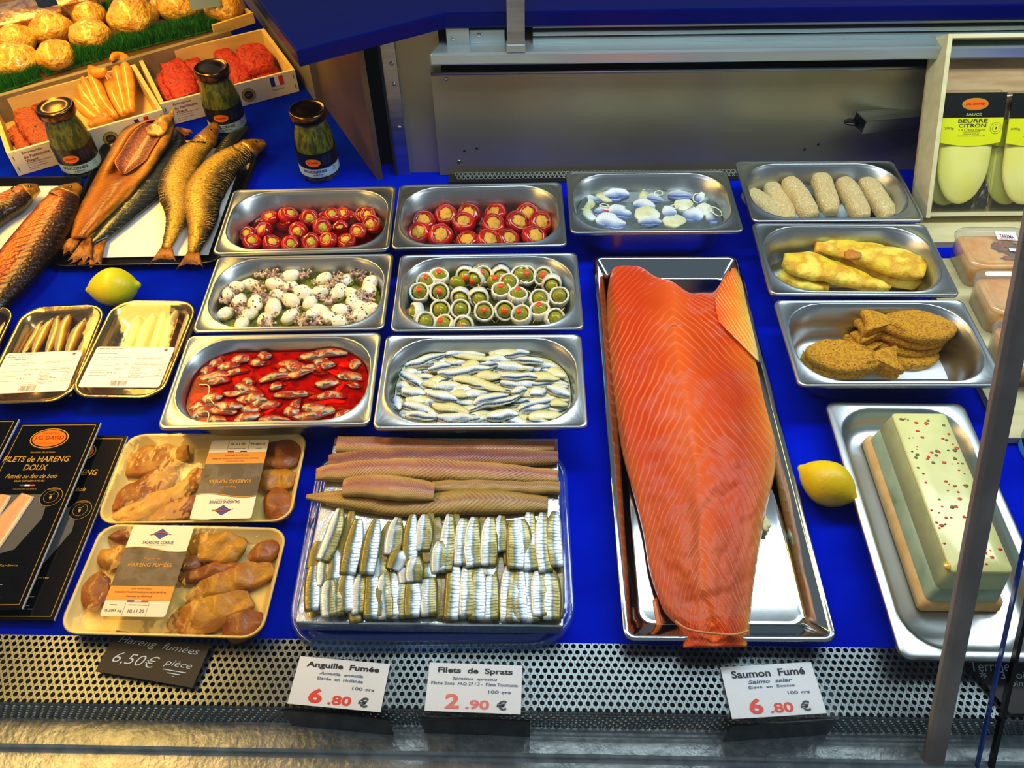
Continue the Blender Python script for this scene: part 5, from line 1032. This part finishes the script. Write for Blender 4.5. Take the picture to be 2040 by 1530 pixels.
for nm, b, e, wd in (('tail_fin', (160, 470), (125, 500), .02), ('tail_fin', (175, 475), (160, 520), .02), ('gill_fin', (350, 255), (378, 268), .012)):
    B, E = at(*b, .022), at(*e, .018); d = E-B; sd = Vector((d.y, -d.x, 0)).normalized(); V, F = [], []
    for q in range(8):
        f = q/7*2-1; V += [B+sd*f*wd*.3, B+d*(1+.15*math.sin(q*4))+sd*f*wd*.9+Vector((0, 0, .003*(q % 2)))]
    for q in range(7): F.append((2*q, 2*q+1, 2*q+3, 2*q+2))
    mesh(nm, (V, F, None), FIN, k, sol=.0012)
B, E = at(205, 478, .014), at(170, 528, .012); d = E-B; sd = Vector((d.y, -d.x, 0)).normalized(); V, F = [], []
for q in range(9): f = q/8*2-1; V += [B+sd*f*.006, B+d*(1+.12*math.sin(q*4))+sd*f*.026+Vector((0, 0, .004*(q % 2)))]
for q in range(8): F.append((2*q, 2*q+1, 2*q+3, 2*q+2))
mesh('tail_fin', (V, F, None), FIN, [o for o in bpy.data.objects if o.name.startswith('split_fish')][0], sol=.0012)
# ---------------------------------------------------------------- jars
GRN = pm('green_samphire', '3C4604', .4, c2='74780C', c3='1A1E02', ns=24, lo=.42, hi=.56, bs=1, bn=60, vec=(5, 5, 1.2), dist=.004, coat=.0); JGL = film('jar_glass', (.93, .95, .88), -.012, .03)
LIDM = pm('gold_lid', '6C5030', .22, 1); LBB = pm('label_black', '0A0A0E', .35); LBS = pm('label_pale_blue', 'A8CCD4', .4)
def jar(p, rz, lab):
    t = thing('jar', lab, 'jar', (p.x, p.y, .0005), rz)
    pr = [(.0, 0), (.030, 0), (.0345, .004), (.0350, .012), (.0350, .052), (.0345, .070), (.0320, .086), (.0285, .098), (.0268, .106), (.0275, .116), (.0275, .120)]
    mesh('contents', lathe([(max(r-.002, 0.0001), z+.001) for r, z in pr[:9]], 36), GRN, t); mesh('glass', lathe(pr, 36), JGL, t)
    mesh('lid', lathe([(.0285, .112), (.0310, .1125), (.0318, .115), (.0318, .124), (.0305, .1275), (.0285, .128), (.0275, .1262), (.018, .1262), (.016, .1268), (.0, .1268)], 40), LIDM, t)
    def sleeve(nm, z0, z1, m_, R=.0353): return mesh(nm, loft([[Vector((R*math.cos(2*PI*i/40), R*math.sin(2*PI*i/40), z)) for i in range(40)] for z in (z0, z1)], False, False), m_, t)
    sleeve('label_dark', .030, .060, LBB); sleeve('label_pale', .014, .031, LBS); sleeve('label_rule', .0125, .014, LBB)
    R = .0356
    txtw = lambda s, x, z, w_, h_, m_, **k: txt(s, x, z, w_, h_, m_, t, wrapR=R, **k)
    V = []; n = 26
    for rr_, Rr, m_ in ((1.12, .0356, GOLD), (1, .0358, ORNG)):
        V = [Vector((Rr*math.sin((-.012+.0125*rr_*math.cos(2*PI*i/n))/Rr), -Rr*math.cos((-.012+.0125*rr_*math.cos(2*PI*i/n))/Rr), .0435+.0068*rr_*math.sin(2*PI*i/n))) for i in range(n)]
        cV = [Vector((Rr*math.sin(-.012/Rr), -Rr*math.cos(-.012/Rr), .0435))]
        mesh('logo_oval', (V+cV, [(i, (i+1) % n, n) for i in range(n)], None), m_, t)
    R = .0362; txtw('J.C.DAVID', -.012, .0437, .019, .0042, ORED, bold=.03); R = .0357
    txtw('SALICORNES', -.012, .0258, .044, .0056, NAVT, bold=.03); txtw('en Marinade', -.006, .0200, .018, .0026, NAVT, bold=.02); txtw('Produit traditionnel', -.004, .0163, .026, .0016, NAVT)
    txtw('230 g', .026, .0265, .008, .0028, NAVT); txtw('140 g', .026, .022, .008, .0028, NAVT)
    for q in range(5): txtw('ingredients marinade', .014, .054-.0038*q, .018, .0014, GREYB)
    return t
J = [jar(at(640, 345, 0), .30, 'jar of green samphire standing alone behind the red pepper pan'), jar(at(458, 258, 0), .42, 'jar of green samphire in front of the crate of red fillets'), jar(at(168, 338, 0), .50, 'jar of green samphire with white gleaming lid, leftmost jar')]
# ---------------------------------------------------------------- wooden crates
def crate(o3, ang, w_, d_, h_, lab, front=True, th=.005):
    t = thing('wooden_crate', lab, 'crate', o3, ang)   # origin at the front-left bottom corner
    mesh('front_board', box(0, 0, .001, w_, th, h_), PRWOOD, t, smooth=False, bev=.0006); mesh('back_board', box(0, d_-th, .001, w_, d_, h_), WOOD, t, smooth=False)
    mesh('side_board', box(0, th, .001, th*1.6, d_-th, h_), WOOD, t, smooth=False); mesh('side_board', box(w_-th*1.6, th, .001, w_, d_-th, h_), WOOD, t, smooth=False); mesh('base_board', box(th, th, .001, w_-th, d_-th, .004), WOOD, t, smooth=False)
    def ft(s, x, z, w2, h2, m_, **k):
        ob = txt(s, 0, 0, w2, h2, m_, t, z=0, **k); ob.rotation_euler = (PI/2, 0, 0); ob.location = (x, -.0005, z); return ob
    for i, s in enumerate(('Entreprise', 'du Patrimoine', 'Vivant')): ft(s, .022, h_*(.84-.165*i), (.034, .044, .022)[i], h_*.12, MAROON, align='LEFT', bold=.02, name='crate_print')
    for i, s in enumerate(('reconnue officiellement', 'pour l\'excellence', 'de son savoir-faire', 'français')): ft(s, .022, h_*(.42-.09*i), (.042, .030, .032, .016)[i], h_*.055, MAROON, align='LEFT', name='crate_print')
    fw, fh = .026, .019; fx, fz = w_*.80, h_*.52
    for i, m_ in enumerate((FB, FW, FR_)): mesh('flag_stripe', box(fx+i*fw/3, -.0005, fz, fx+(i+1)*fw/3, 0, fz+fh), m_, t, smooth=False)
    ft('Produit en France', fx+fw/2, fz-.007, .026, .0035, INK, name='crate_print')
    for rr_, y_, m_ in ((.0135, -.0004, INK), (.0125, -.0008, GOLD), (.0085, -.0011, INK)):
        mesh('round_stamp', mv(loft([oval(rr_, rr_, 0), oval(rr_, rr_, .0003)], False, True), (w_*.62, y_, h_*.45), (PI/2, 0, 0)), m_, t, smooth=False)
    ft('JCD', w_*.62, h_*.45, .010, .006, GOLD, name='stamp_print').location.y = -.0018
    for x in (.006, w_-.006):
        for z in (h_*.75, h_*.3): mesh('staple', box(x-.0006, -.001, z-.004, x+.0006, 0, z+.004), GREYINK, t, smooth=False)
    return t
f0, f1 = at(345, 250, 0), at(597, 183, 0); v = f1-f0; ang2 = math.atan2(v.y, v.x)
f0 = f1-v.normalized()*.266
CR2 = crate(f0, ang2, .266, .205, .048, 'wooden crate of red coated fillets near the blue worktop')
CO = Vector((math.cos(ang2), math.sin(ang2), 0)); CN = Vector((-math.sin(ang2), math.cos(ang2), 0))
g0, g1 = at(38, 352, 0), at(345, 262, 0); ang1 = math.atan2((g1-g0).y, (g1-g0).x)
CR1 = crate(g0, ang1, .276, .205, .048, 'wooden crate of brown fillets and golden sticks, left one')
# contents of the crates
REDF = pm('red_spice_crust', '981402', .6, c2='C02C04', c3='500A02', ns=110, lo=.4, hi=.56, bs=1, bn=160, dist=.004); BRNF = pm('pepper_crust', '94340A', .55, c2='B4500C', c3='3C1406', ns=140, lo=.42, hi=.55, bs=1, bn=200, dist=.004)
def chunk(q0, q1, z, w_, th, mat, lab, grp, k, cat='fillet'):
    A, B = at(*q0, z), at(*q1, z); d = B-A; w_ *= 1.12; g = strip([A-d*.08, A+d*.3, A+d*.7, B+d*.08], [w_*.8, w_, w_, w_*.75], [th*.7, th, th, th*.7], 40, 34, .7, seed=k, amp=.0045)
    return tag(mesh('spiced_fillet', g, mat), lab, cat, grp)
chunk((345, 132), (372, 192), .026, .026, .014, REDF, 'red coated fillet at the left end of the crate', 'red coated fillets', 1)
chunk((335, 150), (352, 200), .016, .022, .010, REDF, 'red coated fillet lowest at the crate left end', 'red coated fillets', 2)
chunk((385, 128), (405, 180), .018, .017, .011, REDF, 'red coated fillet mostly hidden behind the jar', 'red coated fillets', 3)
chunk((445, 108), (485, 160), .020, .020, .012, REDF, 'red coated fillet just right of the jar lid', 'red coated fillets', 4)
chunk((498, 98), (520, 138), .030, .029, .013, REDF, 'red coated fillet on top at the crate right end', 'red coated fillets', 5)
chunk((515, 130), (530, 158), .014, .026, .010, REDF, 'red coated fillet below the top right one', 'red coated fillets', 6)
chunk((46, 228), (90, 292), .026, .019, .010, BRNF, 'brown peppered fillet on top beside the leftmost jar', 'brown peppered fillets', 7)
chunk((42, 258), (68, 305), .014, .022, .009, BRNF, 'brown peppered fillet lowest in the left crate', 'brown peppered fillets', 8)
chunk((82, 210), (110, 235), .018, .018, .009, BRNF, 'brown peppered fillet behind the leftmost jar lid', 'brown peppered fillets', 9)
STK = pm('golden_stick', 'D88410', .3, c2='E8A028', c3='A85008', ns=40, lo=.4, hi=.6, coat=.4, bs=.3, bn=80)
for j, ps in enumerate([[(158, 168), (172, 195), (198, 225), (205, 238)], [(165, 155), (180, 185), (195, 215), (215, 235)], [(176, 140), (190, 165), (205, 200), (230, 232)], [(202, 140), (218, 165), (232, 200), (245, 228)], [(228, 120), (235, 150), (245, 190), (252, 225)], [(240, 115), (252, 140), (258, 175), (262, 220)],
                      [(150, 198), (165, 215), (190, 232), (225, 232)], [(180, 250), (200, 245), (222, 240)], [(212, 138), (200, 145), (188, 142), (180, 135)], [(222, 118), (232, 112), (248, 118), (252, 135)]]):
    n = len(ps); zs = [.024+.022*(1-i/(n-1))+.003*(j % 3)+(.018 if j in (8, 9) else 0) for i in range(n)]
    tag(mesh('golden_stick', strip([at(x, y, z) for (x, y), z in zip(ps, zs)], [.004]+[.0108]*(n-2)+[.006], [.004]+[.009]*(n-2)+[.005], 20, 12, .95, seed=j, amp=.0012), STK), rowlab('slender golden smoked stick in the left crate', 0, 1, j), 'smoked stick', 'golden smoked sticks')
# low step, third crate and grass strips behind the crates
s0, s1 = at(0, 192, .056), at(455, 62, .056); v = (s1-s0); u_ = v.normalized(); n_ = Vector((-u_.y, u_.x, 0)); s0 = s0-u_*.15; L = v.length+.155
stp = thing('display_step', 'low grey wooden step behind the two wooden crates', 'step', (s0.x, s0.y, .0005), math.atan2(u_.y, u_.x))
mesh('riser', box(0, 0, 0, L, .012, .055), pm('grey_wood', '84785C', .5, c2='6C6044', ns=10, vec=(1, 6, 1)), stp, smooth=False); mesh('platform', box(0, .012, 0, L, .60, .045), pm('dark_platform', '5C3C14', .5), stp, smooth=False)
def onstep(a, b, z): return s0+u_*a+n_*b+Vector((0, 0, z))
e0, e1 = at(428, 68, .050), at(508, 42, .050); v = e1-e0
c3_ = thing('wooden_crate', 'corner of a brown wooden crate behind the grass, right end', 'crate', (e0.x, e0.y, .046), math.atan2(v.y, v.x))
mesh('front_board', box(0, 0, 0, v.length, .006, .022), WOOD, c3_, smooth=False); mesh('side_board', box(v.length-.006, .006, 0, v.length, .16, .022), WOOD, c3_, smooth=False)
GRS = pm('plastic_grass', '126008', .6, c2='1F8010', c3='083C04', ns=60)
def grass(q0, q1, w_, z, lab, seed, n=2600, h_=.027):
    A, B = at(*q0, z), at(*q1, z); d = B-A; u = d.normalized(); nn_ = Vector((-u.y, u.x, 0)); t = thing('grass_strip', lab, 'decoration', A, 0)
    r_ = random.Random(seed); V, F = [], []
    for k in range(n*2):
        b = u*(r_.random()*d.length)+nn_*(r_.random()*w_); a = r_.random()*6.28; ln = Vector((r_.uniform(-1, 1), r_.uniform(-1, 1), 0))*.010; s = Vector((math.cos(a), math.sin(a), 0))*.0008; H = h_*r_.uniform(.5, 1.15); o = len(V)
        V += [b-s, b+s, b+ln*.5+Vector((0, 0, H*.6))+s*.8, b+ln*1.1+Vector((0, 0, H)), b+ln*.5+Vector((0, 0, H*.6))-s*.8]; F += [(o, o+1, o+2, o+4), (o+4, o+2, o+3)]
    ob = mesh('blades', (V, F, None), GRS, t, smooth=False); ob['kind'] = 'stuff'
    b4 = [Vector(), u*d.length, u*d.length+nn_*w_, nn_*w_]; mesh('backing', hexa([p for p in b4], [p+Vector((0, 0, .003)) for p in b4]), GRS, t, smooth=False)
grass((-40, 200), (83, 158), .050, .047, 'short strip of plastic grass at the left picture edge', 1, 1800)
grass((92, 152), (205, 118), .050, .047, 'middle strip of plastic grass behind the golden sticks', 2, 1800)
grass((200, 117), (447, 55), .045, .047, 'long strip of plastic grass behind the crate of red fillets', 3, 3600)
grass((218, 34), (262, 22), .030, .047, 'small tuft of plastic grass among the gold wrapped shells', 4, 700)
GOLDW = pm('gold_wrapped_skin', 'D89810', .28, .1, c2='F0C850', c3='B87008', ns=40, lo=.42, hi=.58, coat=.8, bs=1, bn=120, dist=.008)
GW = [((30, 82), .042, 'at the left edge above another'), ((103, 62), .045, 'second from left in the middle row'), ((178, 32), .040, 'behind the others near the glass box'), ((182, 75), .044, 'in front of the one by the glass box'), ((28, 125), .046, 'lowest at the left edge'), ((110, 112), .040, 'just behind the middle grass strip'),
      ((268, 42), .056, 'large one behind the long grass strip'), ((362, 18), .050, 'top middle one left of the grey card'), ((448, 18), .046, 'rightmost near the third crate'), ((-30, 92), .035, 'cut off by the left edge'), ((322, 8), .030, 'half hidden between the two large ones')]
for i, (q, r, lab) in enumerate(GW):
    p = at(q[0], q[1], .068); z = .046+r*.58
    t = thing('wrapped_shell', 'film wrapped golden shell, '+lab, 'wrapped shell', (p.x, p.y, z), i*.9, 'film wrapped golden shells')
    g = blob(r, r*.9, r*.66, i+1, .12, 1.3, 30)
    for v_ in g[0]: v_ += v_.normalized()*(.0030*abs(noise.noise(Vector((v_.x*70, v_.y*70, v_.z*25)))))
    mesh('wrapped_body', g, GOLDW, t); pass
GC = pm('clear_box_gold', 'E8C890', .15, .4, c2='B87830', ns=60, lo=.45, hi=.55, bs=1, bn=70, dist=.004, coat=1)
for i, (q, w_, d_, lab) in enumerate([((28, 22), .17, .10, 'shiny film wrapped box in the top left corner'), ((120, 2), .12, .09, 'shiny film wrapped box behind the golden shells')]):
    p = at(q[0], q[1], .10) + Vector((0, .03*i, 0)); t = thing('wrapped_box', lab, 'food pack', (p.x, p.y, .046), math.radians(30)); mesh('tub', loft([rrect(w_*.9, d_*.9, .01, 0), rrect(w_, d_, .014, .05), rrect(w_+.006, d_+.006, .016, .052), rrect(w_, d_, .014, .055)], True, True), GC, t); mesh('film', loft([rrect(w_*.98, d_*.98, .014, .056), rrect(w_*.5, d_*.5, .01, .058)], False, True), WRAP, t)
p = at(405, -4, .11); t = tag(mesh('price_tag', mv(box(-.03, -.001, -.02, .03, .001, .02), p, (-.5, 0, .35)), pm('grey_blue_card', '6C88A0', .5), smooth=False), 'bottom edge of a grey blue card above the golden shells', 'price card')
# ---------------------------------------------------------------- sauce crate leaning at the back right
BWD = pm('inner_board', 'C8A878', .6, c2='B49060', ns=12, vec=(1, 6, 6))
t = thing('wooden_crate', 'pale plywood crate leaning on the steel wall with yellow sauce pouches', 'crate', (.652, 1.105, .012), rot=(math.radians(57), 0, 0))
LW, LH, LD = .30, .272, .058
mesh('back_board', box(0, 0, 0, LW, LH, .004), BWD, t, smooth=False); mesh('side_board', box(0, 0, .004, .007, LH, LD), WOODC, t, smooth=False, bev=.0005); mesh('side_board', box(LW-.007, 0, .004, LW, LH, LD), WOODC, t, smooth=False)
mesh('end_board', box(.007, LH-.006, .004, LW-.007, LH, LD), WOODC, t, smooth=False); mesh('end_board', box(.007, 0, .004, LW-.007, .006, LD*.5), WOODC, t, smooth=False)
YEL = pm('yellow_sauce', 'E6E06A', .4, c2='ECE88C', ns=12, coat=.8, sss=.1, bs=.1, bn=30); YL = pm('yellow_label', 'DCE000', .4); PB = pm('pouch_black', '0A0C0A', .3)
POUCH = film('pouch_film', (.92, .93, .88), .07, .07, bs=.5, bn=40)
def pouch(u, v, z, rz, lab, full=True):
    c_ = Vector((.652, 1.105, .012)); rx = math.radians(57); e2_ = Vector((0, math.cos(rx), math.sin(rx))); e3_ = Vector((0, -math.sin(rx), math.cos(rx)))
    t = thing('sauce_pouch', lab, 'sauce pouch', c_+Vector((u, 0, 0))+e2_*v+e3_*z, rot=(rx, rz, 0), group='yellow sauce pouches')
    w_, h2 = .100, .190
    mesh('pouch_film', loft([rrect(w_, h2, .006, .001), rrect(w_, h2, .006, .002), rrect(w_*.9, h2*.92, .006, .004)], True, True), POUCH, t)
    out = [(w_*.41*math.cos(a), -h2*.06-h2*.36*math.sin(a)) for a in [PI*i/14 for i in range(15)]]+[(-w_*.42, h2*.2), (-w_*.42, h2*.34), (w_*.42, h2*.34), (w_*.42, h2*.2)]
    mesh('sauce', slab(out, .002, .010, .004, .006), YEL, t)
    top = [(-w_*.47, h2*.12), (w_*.47, h2*.12), (w_*.47, h2*.47), (-w_*.47, h2*.47)]
    b0 = box(-w_*.475, h2*.28, .016, w_*.475, h2*.475, .0175); mesh('label_dark', b0, PB, t, smooth=False)
    yo = [(-w_*.475, h2*.28), (-w_*.475, h2*.085)]+[(-w_*.475+w_*.95*i/10, h2*(.085-.03*math.sin(PI*i/10))) for i in range(1, 10)]+[(w_*.475, h2*.085), (w_*.475, h2*.28)]
    mesh('label_yellow', loft([[Vector((x, y, q)) for x, y in yo] for q in (.0155, .0172)], True, True), YL, t, smooth=False)
    Z = .0178
    if 1:
        disc('logo_rim', w_*.205, h2*.048, 0, h2*.385, Z, GOLD, t); disc('logo_oval', w_*.18, h2*.040, 0, h2*.385, Z+.0003, ORNG, t); txt('J.C. DAVID', 0, h2*.385, w_*.30, h2*.024, ORED, t, Z+.0006, bold=.03)
        txt('SAUCE', 0, h2*.305, w_*.24, h2*.020, pm('pale_print', 'A8C060', .5) if 'pale_print' not in bpy.data.materials else bpy.data.materials['pale_print'], t, Z, bold=.01)
        Z = .0174; txt('BEURRE', 0, h2*.255, w_*.46, h2*.030, INK, t, Z, bold=.02); txt('CITRON', 0, h2*.217, w_*.43, h2*.030, INK, t, Z, bold=.02); txt('à la Crème Fraîche', 0, h2*.185, w_*.42, h2*.018, INK, t, Z)
        plate('rule', -w_*.13, h2*.167, w_*.13, h2*.169, Z+.0002, INK, t); txt('IDÉALE POUR', 0, h2*.152, w_*.24, h2*.010, INK, t, Z); txt('POISSONS & CRUSTACÉS', 0, h2*.136, w_*.44, h2*.010, INK, t, Z); txt('200g', -w_*.36, h2*.195, w_*.15, h2*.024, INK, t, Z)
        for rr_, q, m_ in ((.0088, 0, INK), (.0083, .0002, YL), (.0058, .0004, INK), (.0054, .0006, YL)): disc('seal', rr_, rr_, w_*.37, h2*.195, Z+q, m_, t)
        mesh('seal_leaf', mv(blob(.001, .0025, .0003, 1, .1, 1, 5), (w_*.37, h2*.195, Z+.0008)), INK, t)
pouch(.064, .099, .022, 0, 'yellow lemon butter sauce pouch shown whole in the crate'); pouch(.168, .097, .022, 0, 'yellow sauce pouch cut off by the right picture edge')
pouch(.050, .096, .005, 0, 'yellow sauce pouch lying underneath the front pouch'); pouch(.150, .096, .005, 0, 'yellow sauce pouch underneath the one at the picture edge')
tag(mesh('wooden_board', hexa([at(*q, .001) for q in ((1955, 478), (1815, 478), (1800, 412), (1940, 412))]+[] , [at(*q, .012) for q in ((2140, 474), (1850, 474), (1818, 412), (2140, 412))]) if 0 else box(.655, 1.035, .0008, .98, 1.100, .012), WOODC, smooth=False), 'cream plywood board in front of the leaning crate', 'board')
tag(mesh('wooden_board', box(.628, .64, .0008, .95, .995, .012), WOODC, smooth=False), 'cream plywood board under the clear tubs on the right', 'board')
# clear tubs
SPR = pm('orange_spread', 'F09818', .6, c2='F4B868', ns=40, bs=.9, bn=80, dist=.004); HRB = pm('dried_topping', 'B83C14', .6, c2='4C5420', ns=120, lo=.45, hi=.55, bs=1, bn=160)
def tub(px, py, lab, full=True):
    p = at(px, py, .060); t = thing('clear_tub', lab, 'tub', (p.x+.0565, p.y-.049, .0125), math.radians(-1), 'clear tubs of orange spread')
    w_, d_ = .113, .094
    mesh('spread', loft([rrect(w_-.022, d_-.022, .012, .002), rrect(w_-.014, d_-.014, .014, .036), rrect(w_-.03, d_-.03, .012, .039), rrect(w_*.4, d_*.4, .012, .041)], True, True), SPR, t)
    mesh('topping', mv(blob(.020, .012, .003, 3, .8, 3, 12), (.014, .004, .042)), HRB, t); mesh('topping', mv(blob(.022, .006, .002, 5, .8, 3, 12), (.022, -.018, .041)), HRB, t)
    mesh('tub_body', loft([rrect(w_-.020, d_-.020, .013, .0), rrect(w_-.006, d_-.006, .016, .044)], True, False), LID, t)
    mesh('lid', loft([rrect(w_-.002, d_-.002, .020, .041), rrect(w_, d_, .021, .045), rrect(w_-.004, d_-.004, .020, .049), rrect(w_-.012, d_-.012, .017, .049), rrect(w_-.018, d_-.018, .014, .0455), rrect(w_*.5, d_*.5, .01, .0455)], False, True), LID, t)
    o = plate('label', -.015, -.010, .015, .010, 0, WHITE, t); o.location = (.020, .026, .0475); o.rotation_euler = (0, 0, -.12); txt('TARAMA', 0, -.002, .020, .010, MAROON, o, .0003, bold=.01); lines('small_print', -.012, -.009, .012, 1, .001, .001, 0, MAROON, o)
    o2 = plate('label', -.014, -.0035, .014, .0035, 0, WHITE, t); o2.location = (.026, -.008, .0475); o2.rotation_euler = (0, 0, -.12)
tub(1893, 452, 'clear tub of orange spread, the rearmost one with label in view'); tub(1931, 536, 'clear tub of orange spread, the middle one'); tub(1967, 633, 'clear tub of orange spread, the front one half behind the post'); tub(2020, 452, 'clear tub of orange spread at the right picture edge')
# jar at the far right edge
p = at(2098, 905, 0); t = thing('glass_jar', 'squat glass jar with a blue label at the right edge', 'jar', (p.x, p.y, .0005), .4)
mesh('contents', lathe([(.0, .001), (.038, .002), (.039, .05), (.03, .052)], 36), pm('pickle', '9C8C30', .35, c2='4A5C18', ns=40, coat=.6, bs=.5), t); mesh('glass', lathe([(.03, 0), (.040, .002), (.042, .01), (.041, .018), (.0425, .025), (.041, .060), (.034, .066), (.034, .07)], 36), JGL, t)
mesh('label', loft([[Vector((.0432*math.cos(2*PI*i/40), .0432*math.sin(2*PI*i/40), z)) for i in range(40)] for z in (.034, .054)], False, False), pm('blue_label', '4C98DC', .4), t); mesh('label', loft([[Vector((.0434*math.cos(2*PI*i/40), .0434*math.sin(2*PI*i/40), z)) for i in range(40)] for z in (.004, .014)], False, False), bpy.data.materials['blue_label'], t)
mesh('lid', lathe([(.034, .064), (.038, .065), (.038, .078), (.0, .079)], 36), STEEL, t)
# ---------------------------------------------------------------- put each thing's origin at its own base
bpy.context.view_layer.update()
def tree(o):
    yield o
    for c in o.children: yield from tree(c)
for o in [o for o in C.objects if o.parent is None and o.type in ('EMPTY', 'MESH') and o.get('kind') != 'structure']:
    if o.location.length > 1e-6: continue
    P = [x.matrix_world @ v.co for x in tree(o) if x.type == 'MESH' for v in x.data.vertices]
    if not P: continue
    c = Vector(((min(p.x for p in P)+max(p.x for p in P))/2, (min(p.y for p in P)+max(p.y for p in P))/2, min(p.z for p in P)))
    if c.length < .02: continue
    if o.type == 'MESH':
        if o.data.users > 1: continue
        o.data.transform(Matrix.Translation(-c))
    o.location = c
    for ch in o.children: ch.location = ch.location-c
